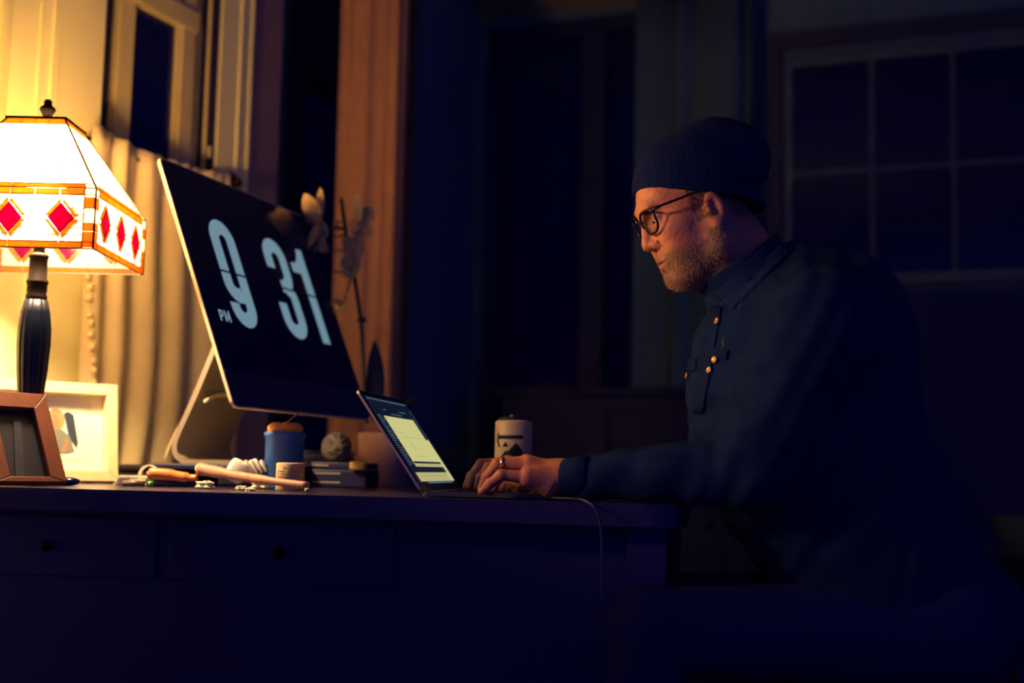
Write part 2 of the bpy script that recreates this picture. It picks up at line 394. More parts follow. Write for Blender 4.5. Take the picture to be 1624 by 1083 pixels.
tag(obj('wall_back', wbk, backwall), kind='structure')
dr = NB(); wb(dr, d0, d0+.07, 0, 2.72, -.10, -.02, **bk); wb(dr, d1-.07, d1, 0, 2.72, -.10, -.02, **bk); wb(dr, d0, d1, 2.66, 2.72, -.10, -.02, **bk); wb(dr, d0, d1, .0, .1, -.1, -.02, **bk)
dmid = (d0+d1)/2; wb(dr, dmid-.05, dmid+.05, 0, 2.68, -.1, -.02, **bk)
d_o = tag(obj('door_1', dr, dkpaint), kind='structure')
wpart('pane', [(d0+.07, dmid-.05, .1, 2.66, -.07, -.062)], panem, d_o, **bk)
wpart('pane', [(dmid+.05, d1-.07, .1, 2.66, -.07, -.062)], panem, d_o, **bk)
b = NB(); M = basis(B0, VB, NBk, Vector((0, 0, 1))); box(b, (dmid+.06, .0, 1.0), (.015, .03, .14), M, .004); obj('door_handle', b, bronze, d_o)
# window_4
cz = .055
w4 = NB()
wb(w4, ow0-.065, ow0-.01, zb_b-.03, zb_t+.10, 0, .03, **bk); wb(w4, ow1+.01, ow1+.085, zb_b-.03, zb_t+.10, 0, .03, **bk); wb(w4, ow0-.065, ow1+.085, zb_t+.04, zb_t+.11, 0, .032, **bk)
w4m = mat('grey_blue_casing', (.03, .035, .09), .6)
w4o = tag(obj('window_4', w4, w4m), kind='structure')
sash4 = mat('grey_blue_sash', (.10, .14, .17), .6)
wpart('window_frame', [(ow0, ow0+.03, zb_b, zb_t, -.05, .005), (ow1-.03, ow1, zb_b, zb_t, -.05, .005), (ow0, ow1, zb_t-.03, zb_t+.01, -.05, .008)], sash4, w4o, **bk)
p1 = bz(1382, 180)[0]; p2 = bz(1511, 180)[0]; pw = p2-p1; zm = bz(1450, 263)[1]
for q in (p1, p2): wpart('muntin', [(q-.009, q+.009, zb_b, zb_t, -.045, -.005)], sash4, w4o, **bk)
wpart('muntin', [(ow0, ow1, zm-.009, zm+.009, -.043, -.010)], sash4, w4o, **bk)
cells = [ow0+.03, p1, p2, ow1-.03]
for i in range(3):
    for (za, zb) in ((zb_b, zm), (zm, zb_t-.03)):
        wpart('pane', [(cells[i], cells[i+1], za, zb, -.032, -.028)], panem, w4o, **bk)
wpart('window_sill', [(ow0-.10, ow1+.10, zb_b-.035, zb_b+.008, -.05, .06)], mat('sill_paint', (.13, .16, .15), .5), w4o, **bk)
tw_ = NB(); wb(tw_, d1+.02, ow1+1.55, .12, zb_b-.06, 0, .02, **bk); tag(obj('trim_shade_1', tw_, dkpaint), kind='structure')  # navy panel added in place of the shade below the window
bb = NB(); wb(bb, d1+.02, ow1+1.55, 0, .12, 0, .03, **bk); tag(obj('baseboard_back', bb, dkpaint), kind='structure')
bl = NB(); wb(bl, s_cas0-2.3, s_cas0-.01, 0, .12, 0, .02); tag(obj('baseboard_left', bl, cream_b), kind='structure')

# the neighbour's dark clapboard walls outside the glass
def neighbour(O, V, N, L, label):
    t = thing('neighbour_house', label, 'house', O)
    ang = math.atan2(V.y, V.x); t.rotation_euler = (0, 0, ang)
    b = NB(); box(b, (L/2, .1 if N.dot(Vector((-V.y, V.x, 0))) < 0 else -.1, 2), (L, .1, 4)); obj('wall', b, hedge, t)
    sgn = -1 if N.dot(Vector((-V.y, V.x, 0))) < 0 else 1
    b = NB()
    for k in range(22): prism(b, [(0, sgn*-.04, k*.18), (0, sgn*.01, k*.18), (0, sgn*-.03, k*.18+.18), (0, sgn*-.045, k*.18+.18)], (L, 0, 0))
    o = obj('siding', b, hedge, t); o['kind'] = 'stuff'
    b = NB(); prism(b, [(-.1, -.4, 4), (-.1, .4, 4), (-.1, 0, 4.3)], (L+.2, 0, 0)); obj('roof', b, blackp, t)
neighbour(B0+Vector((-1.5, 3.4, 0)), VB, NBk, 7.5, 'dark clapboard house wall seen through the back window panes')
neighbour(C1-N1*2.6-V1*2.5, V1, N1, 6.0, 'dark clapboard house wall outside the sash window above the lamp')

# ================================================================= CURTAINS
def curtain(name, path, z0, z1, fold, nf, m, parent=None, topdip=None, th=.002, n=160, nz=10, phase=0, flare=0):
    P = spline([Vector((p[0], p[1], 0)) for p in path], 10) if len(path) > 2 else [Vector((path[0][0], path[0][1], 0)).lerp(Vector((path[1][0], path[1][1], 0)), k/20) for k in range(21)]
    cum = [0]
    for a, b_ in zip(P, P[1:]): cum.append(cum[-1]+(b_-a).length)
    L = cum[-1]; bm = NB(); rows = []
    def pt(s):
        for i in range(len(P)-1):
            if s <= cum[i+1]+1e-9:
                t = (s-cum[i])/(cum[i+1]-cum[i]); d = (P[i+1]-P[i]).normalized(); return P[i].lerp(P[i+1], t), Vector((d.y, -d.x, 0))
        return P[-1], Vector((d.y, -d.x, 0))
    for j in range(nz+1):
        row = []; v = j/nz
        for i in range(n+1):
            u = i/n; p, nn = pt(u*L)
            ph = 2*PI*(nf*u+.22*math.sin(2*PI*(1.7*u+.3))+phase)
            amp = fold*(.75+.35*math.sin(7*u+1))*(1-.25*v+flare*(1-v))
            off = amp*(math.sin(ph+.5*math.sin(2.2*v+3*u))+.25*math.sin(2*ph+1.3))
            z = z0+(z1-z0)*v
            if topdip: z += topdip(u)*v
            row.append(bm.verts.new(p+nn*off+Vector((0, 0, z))))
        rows.append(row)
    for a, b_ in zip(rows, rows[1:]):
        for i in range(n): bm.faces.new((a[i], a[i+1], b_[i+1], b_[i]))
    o = obj(name, bm, m, parent, True); md = o.modifiers.new('solid', 'SOLIDIFY'); md.thickness = th; return o
# café curtain under window_1, hanging from its rod
off = .05
ca = hit(150, 300, C1+N1*off, N1); cb = hit(366, 300, C1+N1*off, N1)
rodA = hit(147, 196, C1+N1*off, N1); rodB = hit(363, 276, C1+N1*off, N1)
sa, sb = (rodA-C1).dot(V1), (rodB-C1).dot(V1)
zrA, zrB = rodA.z, rodB.z
zr_ = zrA
t = thing('cafe_curtain', 'gathered beige café curtain with pom-pom edge hanging below the sash window', 'curtain', (C1+N1*off+V1*sa))
def wpt(s, o_): p = C1+V1*s+N1*o_; return (p.x, p.y)
L1 = sb-sa
def P1(s, o_, z): p = C1+V1*s+N1*o_; return Vector((p.x, p.y, z))
bm = NB(); n = 220; nz = 26; rows = []
folds = [(0.0, .1), (.07, .8), (.17, -.5), (.24, .7), (.36, -.9), (.46, .6), (.56, -.6), (.66, .7), (.80, -.7), (.90, .6), (1, .2)]
fu = [a for a, _ in folds]; fa = [b_ for _, b_ in folds]
for j in range(nz+1):
    v = j/nz; row = []
    for i in range(n+1):
        u = i/n; uu = min(1, max(0, u+.16*(1-v)*(1-v)*(1-u)*u*4-.05*math.sin(5*v)*(1-u)*u*4))
        k = np.interp(uu, fu, fa); i0 = max([q for q in range(len(fu)-1) if fu[q] <= uu]+[0]); tt = (uu-fu[i0])/(fu[i0+1]-fu[i0]); tt = tt*tt*(3-2*tt)
        k = fa[i0]+(fa[i0+1]-fa[i0])*tt
        o_ = off+.015*k*(.7+.5*(1-v))+.0025*math.sin(70*u)*v**8
        sag = -.02*math.sin(PI*u)
        z = .60+(zrA+(zrB-zrA)*u+sag-.60)*v + (.0025*math.sin(60*u) if j == nz else 0)
        row.append(bm.verts.new(P1(sa+L1*u, o_, z)))
    rows.append(row)
for a, b_ in zip(rows, rows[1:]):
    for i in range(n): bm.faces.new((a[i], a[i+1], b_[i+1], b_[i]))
o = wobj('cloth', bm, cafe, t, True); md = o.modifiers.new('solid', 'SOLIDIFY'); md.thickness = .0015
bm = NB(); tube(bm, spline([P1(sa+.0, off-.012, zrA-.03), P1(sa+L1*.5, off-.012, (zrA+zrB)/2-.045), P1(sb+.035, off-.012, zrB-.022)], 6), .005, 8); wobj('curtain_rod', bm, bronze, t, True)
bm = NB(); c = P1(sb+.04, off, zrB-.014); tube(bm, [c+Vector((0, 0, 0)), c+N1*-.02+Vector((0, 0, .02)), c+N1*-.02+V1*.02+Vector((0, 0, .0)), c+V1*.03-N1*.03+Vector((0, 0, -.045))], [.011, .010, .008, .006], 10); uvsphere(bm, c, .014); wobj('rod_bracket', bm, bronze, t, True)
ptrim = [hit(141+8*((y-105)/470)+2*math.sin(y), 400+y/2.777, C1+N1*(off+.015), N1) for y in (20, 62, 105, 152, 200, 275, 308, 362, 418, 478, 522, 575, 622, 668, 712, 760)]
pm = None
for i, p in enumerate(ptrim):
    bm = NB(); uvsphere(bm, (0, 0, 0), .0075, seg=10)
    if pm is None: o = obj('pompom', bm, mat('pompom_wool', (.92, .76, .42), .9), t, True); pm = o
    else:
        bm.free(); o = pm.copy(); COL.objects.link(o)
    o.location = p-Vector(t.location)
bm = NB()
for p in ptrim: tube(bm, [p, p+V1*.012+Vector((0, 0, .006)), P1(sa+.028, off+.006, p.z+.003)], .0012, 5)
tube(bm, [P1(sa+.024, off+.008, z) for z in np.linspace(.62, 1.28, 30)], .0022, 6)
wobj('trim_tape', bm, cafe, t, True)
# café curtain of window_2 at the frame's left edge
o = curtain('cafe_curtain', [wpt(s_cas0-.75, .03), wpt(s_cas0-.02, .03)], .6, sz(6, 152, .03)[1], .015, 7, cafe, n=90)
tag(o, 'beige café curtain cut by the left picture edge beside the bright casing', 'curtain')
# tall linen curtain behind the orchid, one lit face and one turned away
e0 = (-.5175, 3.78); k1 = (-.334, 3.80)
t = thing('linen_curtain', 'tall linen curtain behind the orchid, front panel lit warm orange', 'curtain', (-.334, 3.8, 0))
P = [(-.548, 3.78), (-.50, 3.765), (-.43, 3.77), (-.372, 3.785), (-.350, 3.83), (-.352, 3.95)]
bm = NB(); rows = []
PP = spline([Vector((*p, 0)) for p in P], 10)
for j in range(11):
    z = .02+j/10*(ZT-.05)
    rows.append([bm.verts.new(p+Vector((.004*math.sin(i*.8+j*.4), -.006*math.sin(i*.42+.25*j)-.004*math.sin(i*.9), z))) for i, p in enumerate(PP)])
for a, b_ in zip(rows, rows[1:]):
    for i in range(len(PP)-1): bm.faces.new((a[i], a[i+1], b_[i+1], b_[i]))
o = wobj('cloth', bm, linen, t, True); md = o.modifiers.new('s', 'SOLIDIFY'); md.thickness = .003
t.rotation_euler = (0, 0, 0)
c2 = curtain('linen_curtain', [(-.345, 3.97), (-.305, 4.2), (-.24, 4.55), (-.19, 4.92)], .02, ZT-.03, .022, 4.5, darkcurt, n=140)  # same curtain turned away, its shade painted in as darker cloth
tag(c2, 'curtain panel, shade put into its dark cloth, in the corner right of the lit orange curtain', 'curtain')
# right-hand curtain between the dark door and window_4
cA = B0+VB*bz(1022, 300)[0]+NBk*.14; cB_ = B0+VB*(bz(1192, 300, .14)[0])+NBk*.14
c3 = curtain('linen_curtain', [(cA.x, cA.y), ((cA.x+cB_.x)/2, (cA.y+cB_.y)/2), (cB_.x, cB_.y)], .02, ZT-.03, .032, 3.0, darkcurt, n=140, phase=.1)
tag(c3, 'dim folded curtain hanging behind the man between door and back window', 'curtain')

# ================================================================= DESK
ux = Vector((.988, -.1545, 0)).normalized(); uy = Vector((.1545, .988, 0)).normalized()
DO = Vector((.05, 1.95, 0))
desk = thing('desk', 'long black wooden desk carrying the lamp, computer and laptop', 'desk', (DO.x, DO.y, 0), math.atan2(ux.y, ux.x))
xl, xr, yd = -1.12, .22, 1.12
bm = NB(); pts = []
rr = .06
pts = [(xl, 0), (xr-rr, 0)]+[(xr-rr+rr*math.sin(a), rr-rr*math.cos(a)) for a in np.linspace(.2, PI/2, 7)]+[(xr, yd), (-.55, yd), (xl, .35)]
prism(bm, [(x, y, .75) for x, y in pts], (0, 0, -.035)); es = [e for e in bm.edges if abs(e.verts[0].co.z-.75) < 1e-5 and abs(e.verts[1].co.z-.75) < 1e-5]
bmesh.ops.bevel(bm, geom=es, offset=.004, segments=2, affect='EDGES'); obj('desktop', bm, mat('black_lacquered_top', (.020, .012, .060), .30, spec=.5, bump=.05, bscale=30), desk)
bm = NB(); box(bm, ((xl+xr)/2-.02, .06, .365), (xr-xl-.06, .02, .70)); obj('front_panel', bm, deskm, desk)
for (x0, x1) in ((-1.02, -.64), (-.62, -.24)):
    bm = NB(); box(bm, ((x0+x1)/2, .049, .655), (x1-x0, .008, .10), None, .003); dw = obj('drawer_front', bm, deskm, desk)
    bm = NB(); uvsphere(bm, ((x0+x1)/2, .036, .655), .010, seg=12); obj('knob', bm, bronze, dw, True)
for x, y in ((xl+.06, .06), (xr-.06, .06), (xr-.06, yd-.06), (-.50, yd-.06)):
    bm = NB(); prism(bm, [(x-.03, y-.03, .715), (x+.03, y-.03, .715), (x+.03, y+.03, .715), (x-.03, y+.03, .715)], (0, 0, -.715)); obj('leg', bm, deskm, desk)

# ================================================================= LAMP
LX, LY = onz(40, 2.28).x, 2.28
lamp = thing('table_lamp', 'lit stained-glass table lamp with a four-sided shade and black fluted column', 'lamp', (LX, LY, .75))
def zl(py): return .8+(724.5-py)*.00114-.75
bm = NB(); lathe(bm, [(.070, 0), (.072, .008), (.066, .016), (.050, .022), (.034, .03), (.026, .045), (.020, .07), (.018, .10)], seg=40); obj('base', bm, lampbody, lamp, True)
bm = NB(); prof = [(.018, .10), (.0235, zl(620)), (.027, zl(585)), (.0295, zl(545)), (.029, zl(520)), (.0255, zl(495)), (.0205, zl(475))]; lathe(bm, prof, seg=96, flute=.05, nf=14); obj('column', bm, lampbody, lamp, True)
bm = NB(); lathe(bm, [(.0175, zl(476)), (.0185, zl(473)), (.0185, zl(468)), (.0165, zl(465)), (.0175, zl(460)), (.0175, zl(450)), (.019, zl(448)), (.019, zl(444)), (.016, zl(441)), (.016, zl(408)), (.0175, zl(406)), (.0175, zl(402)), (.008, zl(398)), (.006, zl(390)), (.006, .43)], seg=32); obj('socket_stem', bm, bronze, lamp, True)
bm = NB(); lathe(bm, [(.003, .62), (.004, .648), (.007, zl(190)), (.009, zl(187)), (.0055, zl(183)), (.0095, zl(172)), (.0145, zl(164)), (.013, zl(160)), (.007, zl(156)), (.0075, zl(151)), (.005, zl(147))], seg=20); obj('finial', bm, bronze, lamp, True)
zb0 = 1.157-.75; zb1 = 1.262-.75; zc = zl(192)+.002; hb = .148; ht = .052
fourM = [Matrix.Rotation(k*PI/2, 4, 'Z') for k in range(4)]
# local face frame: near face spans x -hb..hb at y=-hb
def tile(name, poly, m, k, th=.003, dz=0, parent=lamp):
    bm = NB(); prism(bm, [(x, -hb+dz, z) for x, z in poly], (0, th, 0)); bmesh.ops.transform(bm, matrix=fourM[k], verts=bm.verts); return obj(name, bm, m, parent)
band_h = zb1-zb0; gap = .0018
rowz = np.linspace(zb0+.012, zb1-.012, 8)
colx = [-.115, -.0435, .0435, .115]
post = hb-.020
dcx = [-.0895, 0, .0895]; dcz = (rowz[0]+rowz[-1])/2; dw_, dh_ = .034, .040
def clip(poly, sgn, cx):
    # keep the part of poly outside the diamond half: |x-cx|/dw + |z-cz|/dh >= 1 on side sgn (a convex wedge)
    return poly
def wtiles(k):
    for r in range(7):
        za, zb = rowz[r]+gap/2, rowz[r+1]-gap/2; zc_ = (za+zb)/2
        cuts = [-post]; segs = []
        half = max(0, 1-abs(zc_-dcz)/dh_)*dw_
        x = -post
        for cx in dcx:
            wa = max(0, 1-abs(za-dcz)/dh_)*dw_; wb_ = max(0, 1-abs(zb-dcz)/dh_)*dw_
            segs.append((x, cx, wa, wb_, -1)); x = cx
        segs.append((x, post, 0, 0, 0))
        # tiles between neighbouring diamonds
        edges = [(-post, None)]+[(cx, cx) for cx in dcx]+[(post, None)]
        for a, b_ in zip(edges, edges[1:]):
            wa = max(0, 1-abs(za-dcz)/dh_)*dw_; wb_ = max(0, 1-abs(zb-dcz)/dh_)*dw_
            xa0, xa1 = (a[0]+(wa+gap if a[1] is not None and wa > 0 else gap/2), b_[0]-(wa+gap if b_[1] is not None and wa > 0 else gap/2))
            xb0, xb1 = (a[0]+(wb_+gap if a[1] is not None and wb_ > 0 else gap/2), b_[0]-(wb_+gap if b_[1] is not None and wb_ > 0 else gap/2))
            if min(xa1-xa0, xb1-xb0) > .004:
                tile('glass_tile', [(xa0, za), (xa1, za), (xb1, zb), (xb0, zb)], g_white, k)
    for cx in dcx:
        q = [(cx-dw_, dcz), (cx, dcz-dh_), (cx+dw_, dcz), (cx, dcz+dh_)]; f = .66
        qi = [(cx-dw_*f, dcz), (cx, dcz-dh_*f), (cx+dw_*f, dcz), (cx, dcz+dh_*f)]
        tile('ruby_diamond', qi, g_red, k, .004, -.001)
        f2 = f+.05
        qo = [(cx-dw_*f2, dcz), (cx, dcz-dh_*f2), (cx+dw_*f2, dcz), (cx, dcz+dh_*f2)]
        qq = [(cx-dw_*.93, dcz), (cx, dcz-dh_*.93), (cx+dw_*.93, dcz), (cx, dcz+dh_*.93)]
        for i in range(4):
            a, b_, c_, d_ = qq[i], qq[(i+1) % 4], qo[(i+1) % 4], qo[i]
            def mixp(p, r_, t_): return (p[0]+(r_[0]-p[0])*t_, p[1]+(r_[1]-p[1])*t_)
            tile('amber_bar', [mixp(a, b_, .10), mixp(a, b_, .90), mixp(c_, d_, .06), mixp(c_, d_, .94)], g_amber, k)
        for (sx, sz_) in ((0, 1), (0, -1), (1, 0), (-1, 0)):
            ccx, ccz = cx+sx*dw_*.93, dcz+sz_*dh_*.93
            tile('clear_square', [(ccx-.005, ccz), (ccx, ccz-.005), (ccx+.005, ccz), (ccx, ccz+.005)], g_white, k, .005, -.001)
    xs = np.linspace(-post, post, 7)
    for a, b_ in zip(xs, xs[1:]):
        tile('amber_border', [(a+gap/2, zb0+.001), (b_-gap/2, zb0+.001), (b_-gap/2, zb0+.011), (a+gap/2, zb0+.011)], g_amber, k)
        tile('amber_border', [(a+gap/2, zb1-.011), (b_-gap/2, zb1-.011), (b_-gap/2, zb1-.001), (a+gap/2, zb1-.001)], g_amber, k)
    # amber corner post: five alternating panes
    zs = np.linspace(zb0+.001, zb1-.001, 6); ms = [g_amber, g_amber, g_pale, g_amber, g_pale]
    hs = [0, .28, .43, .66, .86, 1.0]
    for q in range(5):
        za = zb0+.001+(band_h-.002)*hs[q]; zb = zb0+.001+(band_h-.002)*hs[q+1]
        for (xa, xb) in ((post+gap/2, hb-.001), (-hb+.001, -post-gap/2)):
            tile('corner_pane', [(xa, za+gap/2), (xb, za+gap/2), (xb, zb-gap/2), (xa, zb-gap/2)], ms[q], k)
    # upper pyramid: seven tapering opal panes with an amber collar
    xs = np.linspace(-hb, hb, 8)
    yb, yt = -hb+.002, -ht
    def pyr(u, v): # u -1..1, v 0..1 along the slope
        h_ = hb+(ht-hb)*v; return Vector((u*h_, -h_, zb1+(zc-zb1)*v))
    nrm = (pyr(1, 0)-pyr(-1, 0)).cross(pyr(0, 1)-pyr(0, 0)).normalized()
    us = [-1+.12, -1+.12+.2514, -.377, -.126, .126, .377, .6286, .88]
    us = np.linspace(-.90, .90, 8)
    def pane(name, poly, m):
        bm = NB(); prism(bm, [pyr(*p) for p in poly], -nrm*.003); bmesh.ops.transform(bm, matrix=fourM[k], verts=bm.verts); obj(name, bm, m, lamp)
    g = .003
    for a, b_ in zip(us, us[1:]):
        pane('opal_pane', [(a+g, .06), (b_-g, .06), (b_-g, .915), (a+g, .915)], g_pale)
    pane('amber_strip', [(-.89, .015), (-.005, .008), (-.005, .055), (-.89, .055)], g_amber)
    pane('amber_strip', [(.005, .008), (.89, .015), (.89, .055), (.005, .055)], g_amber)
    for a, b_ in ((-.98, -.45), (-.43, .0), (.02, .45), (.47, .98)):
        pane('amber_strip', [(a, .925), (b_, .925), (b_, .995), (a, .995)], g_amber)
    pane('corner_strip', [(.905, .02), (.99, .02), (.985, .915), (.905, .915)], g_pale)
    pane('corner_strip', [(-.99, .02), (-.905, .02), (-.905, .915), (-.985, .915)], g_pale)
    # lead cames along the face
    bm = NB()
    for u in us: tube(bm, [pyr(u, .055), pyr(u, .92)], .0006, 5)
    for v in (.0, .057, .92): tube(bm, [pyr(-1, v), pyr(1, v)], .0009, 5)
    tube(bm, [pyr(1, 0), pyr(1, 1)], .0018, 6)
    for r in rowz: tube(bm, [Vector((-post, -hb+.0015, r)), Vector((post, -hb+.0015, r))], .0008, 4)
    for z_ in (zb0, zb0+.0115, zb1-.0115): tube(bm, [Vector((-hb, -hb+.0015, z_)), Vector((hb, -hb+.0015, z_))], .0011, 5)
    for x_ in (-post, post): tube(bm, [Vector((x_, -hb+.0015, zb0)), Vector((x_, -hb+.0015, zb1))], .0011, 5)
    tube(bm, [Vector((hb, -hb, zb0)), Vector((hb, -hb, zb1))], .0016, 5)
    for u in np.linspace(-post, post, 5)[1:-1]:
        pass
    for cx in dcx:
        tube(bm, [Vector((x_, -hb+.0015, z_)) for x_, z_ in ((cx-dw_, dcz), (cx, dcz-dh_), (cx+dw_, dcz), (cx, dcz+dh_))], .0009, 4, closed=True)
    bmesh.ops.transform(bm, matrix=fourM[k], verts=bm.verts); obj('lead_came', bm, leadm, lamp)
for k in range(4): wtiles(k)
bm = NB(); 
for a, b_, c_, d_ in ((-ht, 0, .006, 2*ht+.006), (ht, 0, .006, 2*ht+.006), (0, -ht, 2*ht+.006, .006), (0, ht, 2*ht+.006, .006)): box(bm, (a, b_, zc+.001), (c_, d_, .004))
obj('cap_plate', bm, bronze, lamp)
bm = NB()
for a in (0, 1): tube(bm, spline([(0, 0, .428), ((1-2*a)*.058, 0, .46), ((1-2*a)*.06, 0, .54), ((1-2*a)*.03, 0, .60), (0, 0, .622)], 5), .0016, 6)
for a in range(4): tube(bm, [(0, 0, .622), (ht*math.cos(a*PI/2), ht*math.sin(a*PI/2), zc-.002)], .0018, 6)
obj('harp', bm, bronze, lamp)
bulb = mat('bulb_glow', (1, .8, .5), .5, emit=(1.0, .69, .34), estr=BULB)
bm = NB(); uvsphere(bm, (.0, -.0, .513), (.050, .050, .052), seg=24); obj('bulb', bm, bulb, lamp, True)
bm = NB(); tube(bm, [(.0, 0, .42), (.0, 0, .456)], .010, 12); obj('bulb_socket', bm, bronze, lamp, True)

# ================================================================= PICTURE FRAMES
def frame(name, label, cat, BR, w, n, tilt, Wd, H, bw, dp, fm, inner, innerm, bb_=None):
    bb_ = bb_ or bw
    # BR bottom-right corner of the face, w width direction (to the right), n facing
    w = w.normalized(); up = Vector((0, 0, 1))*math.cos(tilt)-n*math.sin(tilt); nn = w.cross(up).normalized()
    if nn.dot(n) < 0: nn = -nn
    O = BR-w*Wd
    t = thing(name, label, cat, (O.x, O.y, O.z))
    M = basis(Vector((0, 0, 0)), w, up, nn)
    def fb(nm, x0, x1, y0, y1, z0, z1, m, bev=0, par=t):
        b = NB(); box(b, ((x0+x1)/2, (y0+y1)/2, (z0+z1)/2), (x1-x0, y1-y0, z1-z0), None, bev); bmesh.ops.transform(b, matrix=M, verts=b.verts); return obj(nm, b, m, par)
    def rail(nm, pts):
        b = NB(); prism(b, [(x, y, 0) for x, y in pts], (0, 0, -dp)); bmesh.ops.bevel(b, geom=list(b.edges), offset=.0012, segments=1, affect='EDGES'); bmesh.ops.transform(b, matrix=M, verts=b.verts); obj(nm, b, fm, t)
    rail('rail', [(0, 0), (Wd, 0), (Wd-bw, bb_), (bw, bb_)]); rail('rail', [(0, H), (bw, H-bw), (Wd-bw, H-bw), (Wd, H)])
    rail('rail', [(0, 0), (bw, bb_), (bw, H-bw), (0, H)]); rail('rail', [(Wd, 0), (Wd, H), (Wd-bw, H-bw), (Wd-bw, bb_)])
    fb(inner, bw-.002, Wd-bw+.002, bb_-.002, H-bw+.002, -dp+.001, -dp+.005, innerm)
    return t, M, fb
BRc = onz(188, 2.55, .755)
tA, MA, fbA = frame('picture_frame', 'cream box picture frame with a photo of a fair-haired child, behind the lamp', 'frame', BRc, Vector((.179, .15, 0)), Vector((.642, -.766, 0)), .15, .26, .197, .022, .030, creamframe, 'mat_board', matboard)
# easel leg of the cream frame
b = NB(); box(b, (.13, .07, -.055), (.03, .15, .004), None); bmesh.ops.transform(b, matrix=MA @ Matrix.Rotation(-.35, 4, 'X'), verts=b.verts); obj('easel_leg', b, creamframe, tA)
# the photo: flat print
phx = {}
ph_dark = mat('photo_dark', (.02, .035, .07), .6); ph_hair = mat('photo_fair_hair', (.42, .24, .10), .6); ph_face = mat('photo_face', (.42, .18, .10), .6); ph_shirt = mat('photo_grey_shirt', (.17, .18, .15), .6); ph_bg = mat('photo_pale_background', (.85, .8, .66), .6)
z0p = -.0245
def flat(par, M, pts, m, z, nm='photo', th=.0004):
    b = NB(); prism(b, [(x, y, z) for x, y in pts], (0, 0, th)); bmesh.ops.transform(b, matrix=M, verts=b.verts); return obj(nm, b, m, par)
def ell2(cx, cy, rx, ry, n=18): return [(cx+rx*math.cos(2*PI*k/n), cy+ry*math.sin(2*PI*k/n)) for k in range(n)]
X0 = .112
photo = flat(tA, MA, [(X0, .045), (X0+.085, .045), (X0+.085, .165), (X0, .165)], ph_bg, z0p, 'photo')
flat(photo, MA, [(X0+.046, .138), (X0+.055, .142), (X0+.066, .136), (X0+.075, .08), (X0+.072, .068), (X0+.056, .09)], ph_dark, z0p+.0004, 'print_shape')
flat(photo, MA, [(X0+.002, .150), (X0+.006, .150), (X0+.012, .12), (X0+.004, .11)], inkm, z0p+.0004, 'print_shape')
flat(photo, MA, ell2(X0+.030, .125, .018, .022), ph_hair, z0p+.0006, 'print_shape')
flat(photo, MA, [(X0+.008, .065), (X0+.010, .095), (X0+.022, .106), (X0+.042, .106), (X0+.058, .092), (X0+.068, .062), (X0+.055, .058), (X0+.03, .057)], ph_shirt, z0p+.0008, 'print_shape')
flat(photo, MA, ell2(X0+.026, .122, .011, .015), ph_face, z0p+.0010, 'print_shape')
flat(photo, MA, [(X0+.040, .062), (X0+.052, .088), (X0+.056, .086), (X0+.048, .060)], ph_face, z0p+.0010, 'print_shape')
BRb = onz(107, 2.185, .759)
tB, MB_, fbB = frame('picture_frame', 'dark brown wooden picture frame leaning back in front of the lamp', 'frame', BRb, Vector((.60, .80, 0)), Vector((.80, -.60, 0)), .48, .135, .172, .030, .016, brownwood, 'picture', mat('dark_picture', (.006, .005, .02), .5), .010)
b = NB(); prism(b, [(.045, 0.012, -.010), (.062, .012, -.010), (.080, .12, -.010), (.066, .12, -.010)], (0, 0, .0012)); bmesh.ops.transform(b, matrix=MB_, verts=b.verts); obj('print_shape', b, mat('picture_blue_shape', (.02, .022, .05), .5), tB)
b = NB(); box(b, (.06, .06, -.045), (.03, .13, .004)); bmesh.ops.transform(b, matrix=MB_ @ Matrix.Rotation(-.45, 4, 'X'), verts=b.verts); obj('easel_leg', b, brownwood, tB)
p = onz(96, 2.25); bm = NB(); uvsphere(bm, (0, 0, .008), (.022, .014, .008)); o = obj('paperweight', bm, blackg, None, True); o.location = onz(108, 2.28); tag(o, 'small dark rounded paperweight at the foot of the brown frame', 'paperweight')

# ================================================================= DESKTOP COMPUTER
o_ = Vector((-.5066, 2.3147, .8998)); yaw, tl, CW, CH = .325, .3749, .59, .516
w = Vector((math.sin(yaw), math.cos(yaw), 0)); nh = Vector((math.cos(yaw), -math.sin(yaw), 0)); up = Vector((0, 0, 1))*math.cos(tl)-nh*math.sin(tl); nn = w.cross(up).normalized()
if nn.dot(nh) < 0: nn = -nn
RZ = .044
ccen = o_+w*CW/2-nh*.10; comp = thing('desktop_computer', 'large all-in-one computer showing a clock screen on an aluminium stand', 'computer', (ccen.x, ccen.y, .75+RZ))
MI = basis(o_, w, up, nn)
def rrect(w0, w1, h0, h1, r, n=6):
    out = []
    for cx, cy, a0 in ((w1-r, h1-r, 0), (w0+r, h1-r, PI/2), (w0+r, h0+r, PI), (w1-r, h0+r, 1.5*PI)):
        out += [(cx+r*math.cos(a0+PI/2*k/n), cy+r*math.sin(a0+PI/2*k/n)) for k in range(n+1)]
    return out
bm = NB(); prism(bm, [(x, y, -.0005) for x, y in rrect(0, CW, 0, CH, .014)], (0, 0, -.0065)); bmesh.ops.transform(bm, matrix=MI, verts=bm.verts); wobj('rim', bm, alu, comp)
